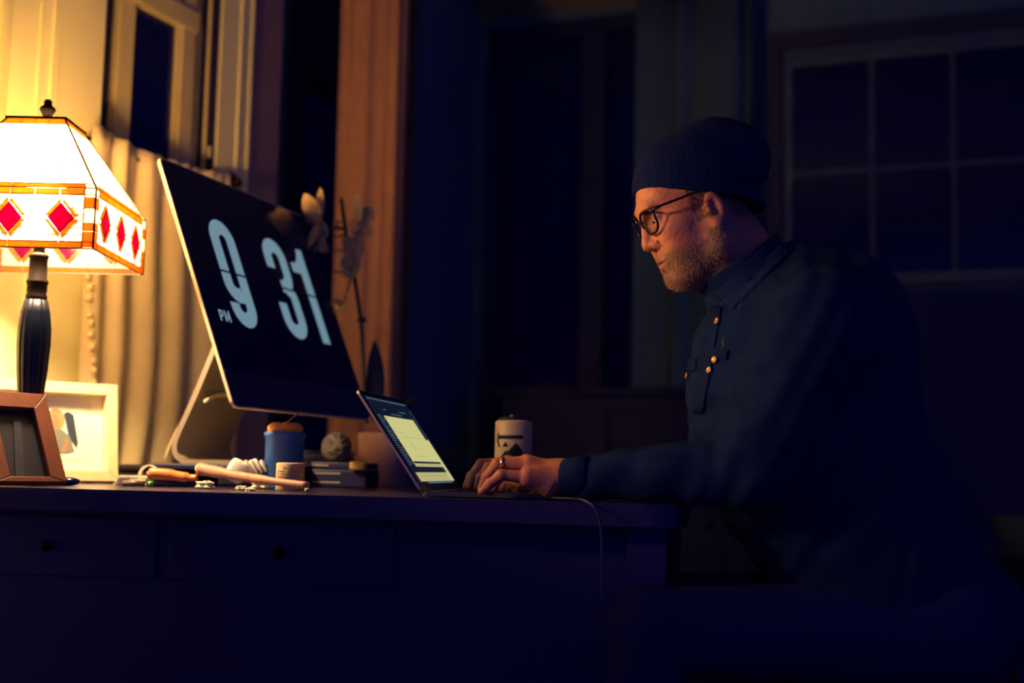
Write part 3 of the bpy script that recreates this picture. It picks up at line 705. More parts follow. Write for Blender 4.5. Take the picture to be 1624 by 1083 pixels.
# bulging back shell
bm = NB(); rings = []
for f_, d_ in ((1.0, -.0065), (.97, -.010), (.85, -.019), (.6, -.032), (.3, -.042), (.05, -.045)):
    rings.append([bm.verts.new(MI @ Vector((CW/2+(x-CW/2)*f_, CH/2+(y-CH/2)*f_, d_))) for x, y in rrect(0, CW, 0, CH, .014)])
for a, b_ in zip(rings, rings[1:]):
    for i in range(len(a)): bm.faces.new((a[i], a[(i+1) % len(a)], b_[(i+1) % len(a)], b_[i]))
bm.faces.new(rings[-1]); bm.faces.new(rings[0]); wobj('back_shell', bm, mat('back_aluminium', (.22, .20, .16), .5, metal=.3), comp, True)
bm = NB(); prism(bm, [(x, y, 0) for x, y in rrect(.004, CW-.004, .0735, CH-.004, .010)], (0, 0, .0012)); bmesh.ops.transform(bm, matrix=MI, verts=bm.verts); scr = wobj('screen', bm, blackg, comp)
bm = NB(); prism(bm, [(x, y, 0) for x, y in rrect(.003, CW-.003, .003, .073, .010)], (0, 0, .0010)); bmesh.ops.transform(bm, matrix=MI, verts=bm.verts); wobj('chin', bm, chinm, comp)
# plain fruit-like round emblem on the chin
bm = NB(); prism(bm, [(x, y, .001) for x, y in ell2(CW/2+.02, .037, .010, .012)], (0, 0, .0004)); prism(bm, [(x, y, .001) for x, y in ((CW/2+.021, .051), (CW/2+.027, .057), (CW/2+.025, .050))], (0, 0, .0004)); bmesh.ops.transform(bm, matrix=MI, verts=bm.verts); wobj('emblem', bm, blackp, comp)
digm = mat('clock_digits', (0, 0, 0), .5, emit=(.15, .255, .32), estr=1.0)
def ribbon(bm, path, wd, z=.0014, th=.0003):
    P2 = [Vector((p[0], p[1], 0)) for p in path]; L_, R_ = [], []
    for i, p in enumerate(P2):
        t_ = (P2[min(i+1, len(P2)-1)]-P2[max(i-1, 0)]).normalized(); s_ = Vector((-t_.y, t_.x, 0))*wd/2; L_.append(p+s_); R_.append(p-s_)
    for i in range(len(P2)-1): prism(bm, [(q.x, q.y, z) for q in (L_[i], L_[i+1], R_[i+1], R_[i])], (0, 0, th))
def arc(cx, cy, rx, ry, a0, a1, n=12): return [(cx+rx*math.cos(math.radians(a0+(a1-a0)*k/n)), cy+ry*math.sin(math.radians(a0+(a1-a0)*k/n))) for k in range(n+1)]
def cutbar(u0, u1, v=.293): 
    return
W9 = .033
bm = NB()
ribbon(bm, [(.120, .226)]+arc(.150, .220, .030, .029, 180, 360)+arc(.150, .366, .030, .029, 0, 180)+[(.120, .29)]+arc(.150, .272, .030, .028, 180, 300), W9)
bmesh.ops.transform(bm, matrix=MI, verts=bm.verts); wobj('digit_nine', bm, digm, comp)
bm = NB()
ribbon(bm, [(.330, .338)]+arc(.362, .366, .032, .029, 180, 0)+[(.394, .33)]+arc(.366, .330, .028, .030, 0, -80, 8)[1:], W9)
ribbon(bm, arc(.366, .268, .028, .026, 90, 0, 8)+[(.394, .23)]+arc(.362, .220, .032, .029, 0, -180)+[(.330, .255)], W9)
prism(bm, [(.352, .283, .0014), (.368, .283, .0014), (.368, .312, .0014), (.352, .312, .0014)], (0, 0, .0003))
bmesh.ops.transform(bm, matrix=MI, verts=bm.verts); wobj('digit_three', bm, digm, comp)
bm = NB(); prism(bm, [(.469, .177, .0014), (.504, .177, .0014), (.504, .409, .0014), (.480, .409, .0014), (.470, .385, .0014), (.456, .370, .0014), (.432, .368, .0014), (.432, .345, .0014), (.469, .345, .0014)], (0, 0, .0003)); bmesh.ops.transform(bm, matrix=MI, verts=bm.verts); wobj('digit_one', bm, digm, comp)
for a, b_, nm in ((.10, .20, 'a'), (.31, .415, 'b'), (.43, .506, 'c')):
    bm = NB(); prism(bm, [(a, .2905, .0017), (b_, .2905, .0017), (b_, .2950, .0017), (a, .2950, .0017)], (0, 0, .0004)); bmesh.ops.transform(bm, matrix=MI, verts=bm.verts); wobj('flip_seam', bm, blackp, comp)
bm = NB()   # PM
for path in ([(.048, .178), (.048, .201)], [(.048, .199), (.0555, .199), (.0595, .195), (.0555, .1885), (.048, .1885)], [(.067, .178), (.067, .202)], [(.067, .2), (.0745, .182), (.082, .2)], [(.082, .202), (.082, .178)]):
    ribbon(bm, path, .0045)
bmesh.ops.transform(bm, matrix=MI, verts=bm.verts); wobj('letters_pm', bm, digm, comp)
# stand: bent aluminium strip, near edge at depth 2.52
yN = 2.52; sw = .20
prof = [(341, 548), (326, 586), (305, 636), (287, 676), (278, 698), (276.5, 712), (280, 723), (289, 730.5)]
A_ = [at(px, py, yN) for px, py in prof]
A_ = spline(A_, 5); foot = at(289, 731, yN)
A_[-1].z = .75+RZ+.0035
A_ += [Vector((A_[-1].x+.02*k, A_[-1].y-.0, .75+RZ+.0035)) for k in range(1, 11)]
bm = NB(); th = .0055; rings = []
for i, p in enumerate(A_):
    t_ = (A_[min(i+1, len(A_)-1)]-A_[max(i-1, 0)]); t_.y = 0; t_.normalize(); nr = Vector((-t_.z, 0, t_.x))*th*.9
    wv = w*sw
    rings.append([bm.verts.new(q) for q in (p+nr, p+nr+wv, p-nr+wv, p-nr)])
for a, b_ in zip(rings, rings[1:]):
    for i in range(4): bm.faces.new((a[i], a[(i+1) % 4], b_[(i+1) % 4], b_[i]))
bm.faces.new(rings[0]); bm.faces.new(rings[-1]); wobj('stand', bm, mat('stand_aluminium', (.30, .24, .17), .5, metal=.2), comp)
# cable passing through the stand and bending round
bm = NB(); tube(bm, spline([at(362, 627, 2.60), at(347, 627, 2.58), at(334, 631, 2.55), at(326, 637, 2.52)], 6), .0045, 8); wobj('cable', bm, cordm, comp, True)
bm = NB(); hc = at(341, 616, 2.60); Mh = basis(hc, w, Vector((0, 0, 1)), nh)
tube(bm, [Mh @ Vector((.030*math.cos(a), .036*math.sin(a), 0)) for a in np.linspace(0, 2*PI, 25)[:-1]], .0022, 6, closed=True); wobj('cable_hole_ring', bm, alu, comp, True)
bm = NB(); tube(bm, spline([at(338, 580, 2.72), at(300, 650, 2.74), at(275, 695, 2.75), at(262, 728, 2.76)], 5), .0035, 8); wobj('power_cord', bm, cordm, comp, True)

# riser under the computer
rs = thing('monitor_riser', 'low black riser shelf under the desktop computer', 'riser', (-.565, 2.62, .75), math.atan2(-.155, .988))
bm = NB(); box(bm, (0, .02, RZ-.006), (.25, .34, .012), None, .003); obj('shelf', bm, blackp, rs)
for sx in (-.115, .115):
    bm = NB(); box(bm, (sx, .02, (RZ-.012)/2), (.012, .32, RZ-.012)); obj('foot', bm, blackp, rs)

# ================================================================= LAPTOP
lo = Vector((-.1382, 2.0293, .7606)); ly, lt, LW, LH = .1657, .6112, .304, .196
lw = Vector((math.sin(ly), math.cos(ly), 0)); ln = Vector((math.cos(ly), -math.sin(ly), 0)); lup = Vector((0, 0, 1))*math.cos(lt)-ln*math.sin(lt); lnn = lw.cross(lup).normalized()
if lnn.dot(ln) < 0: lnn = -lnn
ML = basis(lo, lw, lup, lnn)
lap = thing('laptop', 'open slim laptop under the man\'s hands, screen lit with a pale document', 'laptop', (lo.x, lo.y, .75))
bm = NB(); prism(bm, [(x, y, -.0005) for x, y in rrect(0, LW, -.002, LH, .008)], (0, 0, -.0042)); bmesh.ops.transform(bm, matrix=ML, verts=bm.verts); lid = wobj('lid', bm, mat('laptop_shell', (.55, .40, .27), .4, metal=.7), lap)
bm = NB(); prism(bm, [(x, y, -.0005) for x, y in rrect(.002, LW-.002, 0, LH-.002, .007)], (0, 0, .0008)); bmesh.ops.transform(bm, matrix=ML, verts=bm.verts); wobj('bezel', bm, blackg, lap)
scm = mat('screen_desktop', (.0, .0, .0), .3, emit=(.004, .008, .022), estr=1)
pagem = mat('screen_page', (0, 0, 0), .3, emit=(.60, .56, .23), estr=1.0)
page2 = mat('screen_page_shade', (0, 0, 0), .3, emit=(.46, .43, .18), estr=1.0)
txtm = mat('screen_text', (0, 0, 0), .3, emit=(.20, .19, .09), estr=1.0)
menum = mat('screen_menu_text', (0, 0, 0), .3, emit=(.10, .15, .20), estr=1.0)
taskm = mat('screen_dark_bar', (0, 0, 0), .3, emit=(.02, .02, .03), estr=1.0)
bm = NB(); prism(bm, [(x, y, .0004) for x, y in rrect(.012, LW-.012, .014, LH-.010, .002)], (0, 0, .0003)); bmesh.ops.transform(bm, matrix=ML, verts=bm.verts); ds = wobj('display', bm, scm, lap)
def lq(nm, x0, x1, y0, y1, m, z=.0008):
    bm = NB(); prism(bm, [(x0, y0, z), (x1, y0, z), (x1, y1, z), (x0, y1, z)], (0, 0, .0002)); bmesh.ops.transform(bm, matrix=ML, verts=bm.verts); return wobj(nm, bm, m, ds)
lq('back_window', .06, .284, .0455, .104, page2, .0008); lq('document_window', .060, .262, .056, .147, pagem, .0011)
lq('window_shadow', .064, .262, .052, .056, taskm, .0010); lq('lower_strip', .029, .284, .0165, .034, page2, .0009); lq('side_strip', .266, .284, .0165, .104, pagem, .0012)
bm = NB()
def textline(bm, x0, x1, y, h, z=.0014):
    x = x0
    while x < x1:
        wd = random.uniform(.004, .012); prism(bm, [(x, y, z), (min(x+wd, x1), y, z), (min(x+wd, x1), y+h, z), (x, y+h, z)], (0, 0, .0001)); x += wd+.003
textline(bm, .018, .278, .1795, .0020)
textline(bm, .085, .10, .160, .0016); textline(bm, .19, .235, .160, .0016); textline(bm, .12, .19, .152, .0016)
for k in range(22): textline(bm, .020, .020+random.uniform(.015, .030), .146-k*.0046, .0014)
for k in range(18): prism(bm, [(.075+k*.0105, .0155-.003, .0012), (.083+k*.0105, .0125, .0012), (.083+k*.0105, .0165, .0012), (.075+k*.0105, .0165, .0012)], (0, 0, .0001))
prism(bm, [(.2845, .104, .001), (.2860, .104, .001), (.2860, .17, .001), (.2845, .17, .001)], (0, 0, .0001))
bmesh.ops.transform(bm, matrix=ML, verts=bm.verts); o = wobj('menu_text', bm, menum, ds)
bm = NB()
for y, a, b_ in ((.142, .066, .080), (.122, .078, .086), (.114, .078, .125), (.113, .20, .235), (.105, .085, .235), (.092, .12, .135), (.088, .122, .136), (.084, .125, .14), (.080, .128, .142), (.066, .10, .18), (.026, .06, .25)): textline(bm, a, b_, y, .0009)
bmesh.ops.transform(bm, matrix=ML, verts=bm.verts); wobj('document_text', bm, txtm, ds)
# deck
DD = .205; bl_ = ML  # deck frame: x along lw, y along ln
MD = basis(Vector((lo.x, lo.y, .752)), lw, ln, Vector((0, 0, 1)))
bm = NB(); prism(bm, [(x, y, 0) for x, y in rrect(0, LW, .0, DD, .008)], (0, 0, .0075)); bmesh.ops.bevel(bm, geom=[e for e in bm.edges if abs(e.verts[0].co.z-e.verts[1].co.z) < 1e-6], offset=.001, segments=1, affect='EDGES'); bmesh.ops.transform(bm, matrix=MD, verts=bm.verts); wobj('deck', bm, aludk, lap)
bm = NB(); 
for x in (.02, LW-.02): 
    for y in (.02, DD-.02): lathe(bm, [(.005, -.002), (.005, 0)], (x, y, 0), 10)
bmesh.ops.transform(bm, matrix=MD, verts=bm.verts); wobj('rubber_foot', bm, blackp, lap)
bm = NB(); box(bm, (.1, .165, .0078), (.12, .065, .0008)); bmesh.ops.translate(bm, vec=(.052, 0, 0), verts=bm.verts); bmesh.ops.transform(bm, matrix=MD, verts=bm.verts); wobj('trackpad', bm, aludk, lap)
bm = NB(); tube(bm, [MD @ Vector((.02, .002, .005)), MD @ Vector((LW-.02, .002, .005))], .004, 8); wobj('hinge', bm, blackp, lap)
k0 = None
for r in range(5):
    for c_ in range(14):
        if k0 is None:
            bm = NB(); box(bm, (0, 0, 0), (.0155, .0155, .0012), None, .0005); rot = MD.to_3x3().to_4x4(); bmesh.ops.transform(bm, matrix=rot, verts=bm.verts); k0 = obj('key', bm, blackp, lap); kk = k0
        else: kk = k0.copy(); COL.objects.link(kk)
        kk.location = (MD @ Vector((.027+c_*.0192, .035+r*.0192, .0083)))-Vector(lap.location)
bm = NB(); box(bm, (0, 0, 0), (.004, .009, .003)); 
bm.free()
# charging lead from the laptop's near side down over the desk edge
bm = NB(); g = [at(862, 787, 1.995), at(880, 789.5, 1.980), at(911, 791, 1.955), at(930, 795, 1.925), at(946, 810, 1.912), at(954, 850, 1.912), at(956, 960, 1.915)]
tube(bm, spline(g, 6), .0022, 8); o = obj('charging_cable', bm, greycord, None, True); tag(o, 'dark grey cable leaving the laptop and drooping over the desk edge', 'cable')

# ================================================================= SMALL THINGS ON THE DESK
def place(t, px, y): p = onz(px, y); t.location = p; return t
# blue cup with orange rim and stirrer
t = thing('travel_cup', 'matte blue cup with an orange top and thin stick left of the twine ball', 'cup', onz(449, 2.415))
bm = NB(); lathe(bm, [(.034, 0), (.0365, .004), (.0365, .098), (.0395, .1), (.0395, .106), (.036, .108), (.034, .108), (.034, .01)], seg=40); obj('body', bm, bluem, t, True)
bm = NB(); lathe(bm, [(.0335, .104), (.0335, .118), (.030, .122), (.012, .1235), (.006, .121)], seg=36); obj('lid', bm, orangem, t, True)
for i in range(9):
    bm = NB(); uvsphere(bm, (.021*math.cos(i*.7), .021*math.sin(i*.7), .1225), (.0075, .0075, .004), seg=8); obj('crumb_topping', bm, orangem, t, True)
bm = NB(); tube(bm, [Vector((-.008, 0, .118)), Vector((.028, 0, .148))], .0014, 6); obj('stirrer', bm, cordm, t, True)
# small labelled jar
t = thing('jar', 'small round kraft-labelled jar standing right before the blue cup', 'jar', onz(459.5, 2.30))
bm = NB(); lathe(bm, [(.0245, 0), (.0258, .002), (.0258, .047), (.0245, .0495), (.020, .050)], seg=36); obj('body', bm, kraft, t, True)
bm = NB()
for k, z_ in enumerate((.040, .034, .029, .024, .019, .014)):
    for j in range(10):
        a0 = -PI/2-.9+j*.18+.03*math.sin(k+j)
        if (j+k*3) % 7 == 0 or (k == 0 and (j < 3 or j > 6)): continue
        pts = [(.0262*math.cos(a0+d_), .0262*math.sin(a0+d_)) for d_ in (0, .13)]
        prism(bm, [(pts[0][0], pts[0][1], z_), (pts[1][0], pts[1][1], z_), (pts[1][0], pts[1][1], z_+.0011), (pts[0][0], pts[0][1], z_+.0011)], (0, .0006, 0))
obj('label_lettering', bm, inkm, t)
# white power plug block with ribbed end
pl = thing('power_adapter', 'white ribbed plug adapter lying tilted left of the blue cup', 'adapter', onz(385, 2.385))
Mp = Matrix.Translation((-.012, 0, .032)) @ Matrix.Scale(1.35, 4) @ Matrix.Rotation(-.5, 4, 'Y') @ Matrix.Rotation(.25, 4, 'Z')
bm = NB(); box(bm, (0, 0, 0), (.028, .028, .030), None, .006); bmesh.ops.transform(bm, matrix=Mp @ Matrix.Rotation(1.0, 4, 'Y'), verts=bm.verts); obj('body', bm, whitep, pl, True)
for k in range(4):
    bm = NB(); box(bm, (.016+k*.0065, 0, -.004-k*.002), (.004, .024-.002*k, .024-.002*k), None, .0015); bmesh.ops.transform(bm, matrix=Mp, verts=bm.verts); obj('rib', bm, whitep, pl, True)
bm = NB(); box(bm, (.016, 0, -.004), (.03, .017, .017), None, .002); bmesh.ops.transform(bm, matrix=Mp, verts=bm.verts); obj('neck', bm, whitep, pl, True)
# crumpled tissues
def crumple(px, y, r, label, sq=.7):
    bm = NB(); bmesh.ops.create_icosphere(bm, subdivisions=3, radius=1)
    for v in bm.verts:
        k = 1+.28*math.sin(5*v.co.x+px)*math.sin(6*v.co.y+1)+.2*math.sin(9*v.co.z+px*.3); v.co = Vector((v.co.x*r*1.2*k, v.co.y*r*k, max(v.co.z*r*sq*k, -r*sq*.7)+r*sq*.7))
    o = obj('crumpled_tissue', bm, paperm, None, False); o.location = onz(px, y); tag(o, label, 'tissue')
crumple(326, 2.27, .013, 'crumpled white tissue below the orange handle at the desk edge')
crumple(383, 2.22, .008, 'small crumpled tissue at the desk edge below the ribbed adapter', .6)
crumple(413, 2.34, .013, 'white crumpled tissue tucked between adapter and blue cup', .9)
crumple(397, 2.19, .007, 'tiny tissue scrap right of the small crumpled one at the edge', .5)
# orange handled tool
t = thing('hand_tool', 'orange-handled tool lying beside the coiled pale cord', 'tool', onz(270, 2.36))
bm = NB(); tube(bm, spline([(-.043, 0, .022), (-.03, 0, .024), (0, 0, .022), (.03, -.002, .018), (.05, -.004, .018)], 5), [.007]*3+[.0115]*8+[.010]*5+[.007]*5, 12); obj('handle', bm, orangeh, t, True)
bm = NB(); tube(bm, [(-.043, 0, .006), (.05, -.002, .008)], [.006, .007], 10); obj('grip_underside', bm, blackp, t, True)
# long pinkish wooden stick
t = thing('wooden_spatula', 'long pinkish wooden handle lying along the desk edge toward the jar', 'utensil', onz(400, 2.29))
a_ = at(318, 744, 2.36); b2 = at(488, 770, 2.20)
bm = NB(); tube(bm, spline([a_, at(335, 747, 2.345), at(380, 755, 2.30), at(440, 764, 2.235), b2], 5), [.0125]*3+[.011]*5+[.0085]*6+[.0068]*4+[.007]*3, 12); wobj('shaft', bm, pinkwood, t, True)
bm = NB(); uvsphere(bm, at(320, 743, 2.36), (.013, .010, .0105)); wobj('knob_end', bm, mat('pale_rubber', (.75, .55, .42), .5), t, True)
# paper stack, flat black case, cord coil, green cap
t = thing('paper_stack', 'small stack of white papers right of the cream frame', 'paper', onz(212, 2.42))
for k in range(4):
    bm = NB(); box(bm, (0, 0, .003+k*.0045), (.055, .06, .0035)); bmesh.ops.rotate(bm, matrix=Matrix.Rotation(.1*k-.1, 3, 'Z'), verts=bm.verts); obj('sheet_bundle', bm, matboard, t)
t = thing('black_case', 'flat black zip case lying behind the papers near the curtain', 'case', onz(222, 2.75), -.15)
bm = NB(); box(bm, (0, 0, .03), (.075, .12, .018), None, .007); obj('upper_shell', bm, blackp, t, True)
bm = NB(); box(bm, (0, 0, .0105), (.074, .118, .021), None, .004); obj('lower_shell', bm, aludk, t, True)
bm = NB(); c = onz(246, 2.38)
tube(bm, spline([c+Vector((-.016+.002*k+.016*math.cos(a), .012*math.sin(a)*.6, .021+.018*math.sin(a))) for k in range(3) for a in np.linspace(0, 2*PI, 9)[:-1]], 3), .0016, 6); o = obj('coiled_cord', bm, cordm, None, True); tag(o, 'thin pale cord coiled at the left end of the orange tool', 'cord')
bm = NB(); tube(bm, [Vector((-.003, 0, 0)), Vector((.004, 0, .001))], .0055, 12); o = obj('pen_cap', bm, greenm, None, True); o.location = onz(238, 2.30)+Vector((0, 0, .0056)); tag(o, 'small bright green cap at the desk edge below the cord', 'cap')
bm = NB(); tube(bm, [Vector((-.022, 0, .006)), Vector((.017, 0, .006))], [.0055, .0055], 10); o = obj('marker_pen', bm, mat('speckled_barrel', (.25, .16, .12), .4, col2=(.02, .02, .03), vscale=160), None, True); o.location = onz(214, 2.31); tag(o, 'speckled dark pen lying left of the green cap', 'pen')
bm = NB(); uvsphere(bm, (0, 0, .004), (.005, .004, .004), seg=10); o = obj('push_pin', bm, mat('pale_green_bead', (.30, .42, .20), .4), None, True); o.location = onz(487, 2.17); tag(o, 'tiny pale green bead right of the wooden handle tip', 'bead')
# black stack of drives with yellow block
t = thing('external_drive', 'black external drive under the yellow block beside the twine ball', 'drive', onz(543, 2.66), -.16)
bm = NB(); box(bm, (0, 0, .02), (.13, .10, .036), None, .003); obj('case', bm, blackp, t)
for z_ in (.012, .03):
    bm = NB(); box(bm, (-.02, -.0505, z_), (.06, .001, .0012)); obj('shiny_seam', bm, alu, t)
t2 = thing('external_drive', 'upper black drive with pale edge lines below the twine ball', 'drive', onz(540, 2.67, .7885), -.2)
bm = NB(); box(bm, (0, 0, .0075), (.135, .095, .013), None, .002); obj('case', bm, blackp, t2)
bm = NB(); box(bm, (-.035, -.048, .008), (.05, .001, .001)); obj('shiny_seam', bm, alu, t2)
bm = NB(); box(bm, (0, 0, .0095), (.032, .024, .017), None, .004); bmesh.ops.rotate(bm, matrix=Matrix.Rotation(-.2, 3, 'Z'), verts=bm.verts); o = obj('sticky_note_block', bm, yellowm, None, True); o.location = onz(568, 2.60, .7875); tag(o, 'small yellow block lying on the right end of the black drives', 'block')
t = thing('cable_box', 'low black box in the shade behind the blue cup', 'box', onz(500, 2.92), -.1)
bm = NB(); box(bm, (0, 0, .035), (.16, .1, .07), None, .006); obj('body', bm, blackp, t)
bm = NB(); box(bm, (0, 0, .074), (.164, .104, .008), None, .003); obj('lid', bm, blackp, t)
# twine ball
t = thing('twine_ball', 'round ball of greyish twine on top of the black drives', 'twine', onz(533, 2.70, .804))
bm = NB(); uvsphere(bm, (0, 0, .031), .030); obj('core', bm, twinem, t, True)
bm = NB()
for k in range(26):
    ax = Vector(rng.normal(size=3)).normalized(); a = ax.orthogonal().normalized(); b_ = ax.cross(a)
    tube(bm, [Vector((0, 0, .031))+(a*math.cos(x)+b_*math.sin(x))*.0312 for x in np.linspace(0, 2*PI, 19)[:-1]], .0013, 4, closed=True)
o = obj('strand', bm, mat('twine_strand', (.20, .15, .13), .9), t, True); o['kind'] = 'stuff'

# orchid
pd = 2.98; pc = onz(606, pd)
orc = thing('potted_orchid', 'pale orchid with a dark stem and leaf in a blush ceramic pot', 'orchid', pc)
bm = NB(); lathe(bm, [(.052, 0), (.056, .003), (.060, .118), (.061, .122), (.057, .124), (.055, .118), (.054, .105), (.001, .104)], seg=44); obj('pot', bm, potm, orc, True)
bm = NB(); lathe(bm, [(.053, .100), (.05, .108), (.02, .112)], seg=24); obj('soil', bm, mat('bark', (.02, .015, .03), .9, bump=.8), orc)
def petal(bm, c, dirv, nrm, L_, Wd, cup=.2, n=8):
    dirv = dirv.normalized(); nrm = (nrm-dirv*nrm.dot(dirv)).normalized(); s_ = dirv.cross(nrm); rows = []
    for i in range(n+1):
        t_ = i/n; wd = Wd*math.sin(PI*min(1, t_*.92+.06))**.75
        rows.append([bm.verts.new(c+dirv*L_*t_+s_*wd*q+nrm*(cup*L_*(t_*t_*.5)-abs(q)*q*q.__class__(1)*0+.15*wd*(q*q))) for q in (-1, -.5, 0, .5, 1)])
    for a, b_ in zip(rows, rows[1:]):
        for i in range(4): bm.faces.new((a[i], a[i+1], b_[i+1], b_[i]))
    return bm
def leafobj(name, c, d, nrm, L_, Wd, m, par, cup=.2):
    bm = NB(); petal(bm, c, d, nrm, L_, Wd, cup); o = wobj(name, bm, m, par, True); md = o.modifiers.new('s', 'SOLIDIFY'); md.thickness = .0012; return o
leafobj('leaf', at(596, 668, 2.98), Vector((-.04, -.02, 1)), Vector((.3, -1, .1)), .19, .022, leafm, orc, -.05)
leafobj('leaf', at(600, 668, 3.0), Vector((.6, .1, .6)), Vector((-.5, -.4, .8)), .12, .02, leafm, orc, -.5)
leafobj('leaf', at(604, 668, 3.0), Vector((-.7, .3, .5)), Vector((.5, -.4, .8)), .10, .02, leafm, orc, -.5)
stem = [at(582, 672, 2.97), at(577, 590, 2.96), at(572, 510, 2.96), at(563, 445, 2.95), at(553, 395, 2.95), at(546, 350, 2.95), at(541, 314, 2.95)]
bm = NB(); tube(bm, spline(stem, 6), .0048, 8); wobj('stem', bm, stemm, orc, True)
bm = NB(); c = at(573, 507, 2.95); uvsphere(bm, c, (.011, .006, .007)); box(bm, c+Vector((.004, 0, -.002)), (.018, .006, .006)); wobj('stem_clip', bm, stemm, orc, True)
bm = NB()
for a, b_ in (((548, 362), (531, 360)), ((545, 352), (533, 351)), ((551, 372), (529, 376)), ((535, 350), (535, 365)), ((553, 396), (528, 398)), ((557, 432), (526, 431))): tube(bm, [at(*a, 2.95), at(*b_, 2.945)], .0022, 6)
uvsphere(bm, at(547, 373, 2.945), .006); o = wobj('stem_tendrils', bm, stemm, orc, True); o['kind'] = 'stuff'
bm = NB(); tube(bm, spline([at(548, 365, 2.95), at(530, 362, 2.93), at(512, 372, 2.90)], 5), .0025, 6); tube(bm, spline([at(557, 440, 2.95), at(548, 470, 2.94), at(535, 482, 2.93)], 5), .0022, 6); wobj('flower_stalk', bm, stemm, orc, True)
def flower(px, py, d, face, size, roll=0, drop=0):
    c = at(px, py, d); face = Vector(face).normalized(); up_ = Vector((0, 0, 1)); up_ = (up_-face*up_.dot(face)).normalized(); sd = face.cross(up_)
    fl_ = bpy.data.objects.new('flower', None); COL.objects.link(fl_); fl_.parent = orc; fl_.location = c-Vector(orc.location); 
    def D(a): a = math.radians(a)+roll; return up_*math.cos(a)+sd*math.sin(a)
    for a, L_, Wd in ((0, 1, .42), (125, .95, .40), (-125, .95, .40)): leafobj('petal', c, D(a)+face*.25*(.2-drop), face, size*L_, size*Wd, ivory, fl_)
    for a in (68, -68): leafobj('petal', c+face*.002, D(a)+face*.2*(.2-drop), face, size*1.02, size*.62, ivory, fl_, .3)
    leafobj('lip', c+face*.003, -up_*.8+face*.7, face, size*.55, size*.2, ivory_dk, fl_, .6)
def flower_px(px, py, d, petals, m=None):
    c = at(px, py, d); fl_ = bpy.data.objects.new('flower', None); COL.objects.link(fl_); fl_.parent = orc; fl_.location = c-Vector(orc.location)
    for i, (x0, y0, x1, y1, hw_) in enumerate(petals):
        p0 = at(x0, y0, d+.004*i); p1 = at(x1, y1, d-.012+.010*(i % 3)); nv = Vector((-.45+.3*math.sin(i*2.1), -.85, .15*math.cos(i*1.7)))
        leafobj('petal', p0, p1-p0, nv, (p1-p0).length*1.12, hw_*1.35*d/FP, ivory, fl_, .18)
    leafobj('lip', at(px, py, d-.012), Vector((-.2, -.5, -.8)), Vector((-.5, -.8, .3)), .016, .005, ivory_dk, fl_, .4)
flower_px(505, 350, 2.90, [(507, 354, 488, 312, 12), (506, 352, 510, 304, 6), (505, 350, 520, 372, 8), (505, 352, 494, 392, 7), (508, 356, 512, 398, 6), (505, 350, 486, 345, 6)])
flower_px(510, 388, 2.92, [(510, 385, 498, 402, 5), (511, 386, 520, 400, 5), (510, 385, 506, 372, 5)])
flower_px(571, 352, 2.94, [(571, 354, 568, 314, 8), (572, 352, 591, 330, 10), (570, 354, 556, 366, 9), (573, 354, 590, 372, 8), (571, 354, 570, 382, 8)])
flower_px(560, 392, 2.93, [(560, 394, 548, 376, 9), (561, 394, 573, 378, 9), (560, 394, 545, 402, 8), (561, 394, 576, 402, 8), (560, 394, 559, 412, 7)])
flower_px(556, 424, 2.93, [(556, 426, 546, 408, 9), (557, 426, 568, 408, 10), (556, 426, 545, 434, 8), (557, 426, 569, 434, 9), (556, 426, 557, 444, 8)])
flower_px(541, 481, 2.93, [(543, 482, 530, 476, 4), (543, 482, 550, 466, 4), (543, 482, 534, 488, 4), (543, 483, 550, 490, 4)])
bm = NB(); uvsphere(bm, at(565, 317, 2.94), (.005, .005, .008)); wobj('bud', bm, stemm, orc, True)

# glass tumbler, enamel mug
t = thing('glass_tumbler', 'clear empty glass tumbler standing between laptop and white mug', 'glass', onz(716, 2.62))
bm = NB(); lathe(bm, [(.028, 0), (.036, .09), (.0345, .09), (.027, .006), (.001, .006)], seg=36); obj('glass', bm, clearm, t, True)
t = thing('travel_tumbler', 'white tumbler with black mountain print standing behind the hand', 'tumbler', onz(812.5, 2.42))
bm = NB(); lathe(bm, [(.031, 0), (.0355, .004), (.0355, .135), (.0335, .1385), (.030, .140)], seg=48); obj('body', bm, mugm, t, True)
bm = NB(); lathe(bm, [(.030, .139), (.030, .144), (.022, .147), (.012, .148)], seg=32); obj('lid', bm, blackp, t, True)
bm = NB(); uvsphere(bm, (-.004, -.018, .148), (.004, .003, .002), seg=8); obj('lid_vent', bm, alu, t, True)
def mugprint(pts):   # pts (px,py) at mug front wrapped to the cylinder
    bm = NB(); out = []
    c = Vector(t.location)
    dense = []
    for (a, b_) in zip(pts, pts[1:]+pts[:1]):
        n_ = max(1, int(math.hypot(b_[0]-a[0], b_[1]-a[1])/4)); dense += [(a[0]+(b_[0]-a[0])*k/n_, a[1]+(b_[1]-a[1])*k/n_) for k in range(n_)]
    def wrap(px, py, r):
        x = (px-812.5)*2.42/FP; x = max(-r*.999, min(r*.999, x)); return Vector((x, -math.sqrt(r*r-x*x), at(px, py, 2.385).z-.75))
    # triangulate as strips through the flat polygon
    vs = [bm.verts.new((p[0], p[1], 0)) for p in dense]; f_ = bm.faces.new(vs)
    bmesh.ops.triangulate(bm, faces=[f_]); 
    for _ in range(2): bmesh.ops.subdivide_edges(bm, edges=[e for e in bm.edges if e.calc_length() > 4], cuts=1, use_grid_fill=False); bmesh.ops.triangulate(bm, faces=bm.faces)
    ext = bmesh.ops.extrude_face_region(bm, geom=list(bm.faces)); nv = {v for v in ext['geom'] if isinstance(v, bmesh.types.BMVert)}
    for v in list(bm.verts): v.co = wrap(v.co.x, v.co.y, .0362 if v in nv else .0357)
    obj('printed_mark', bm, mugblk, t)
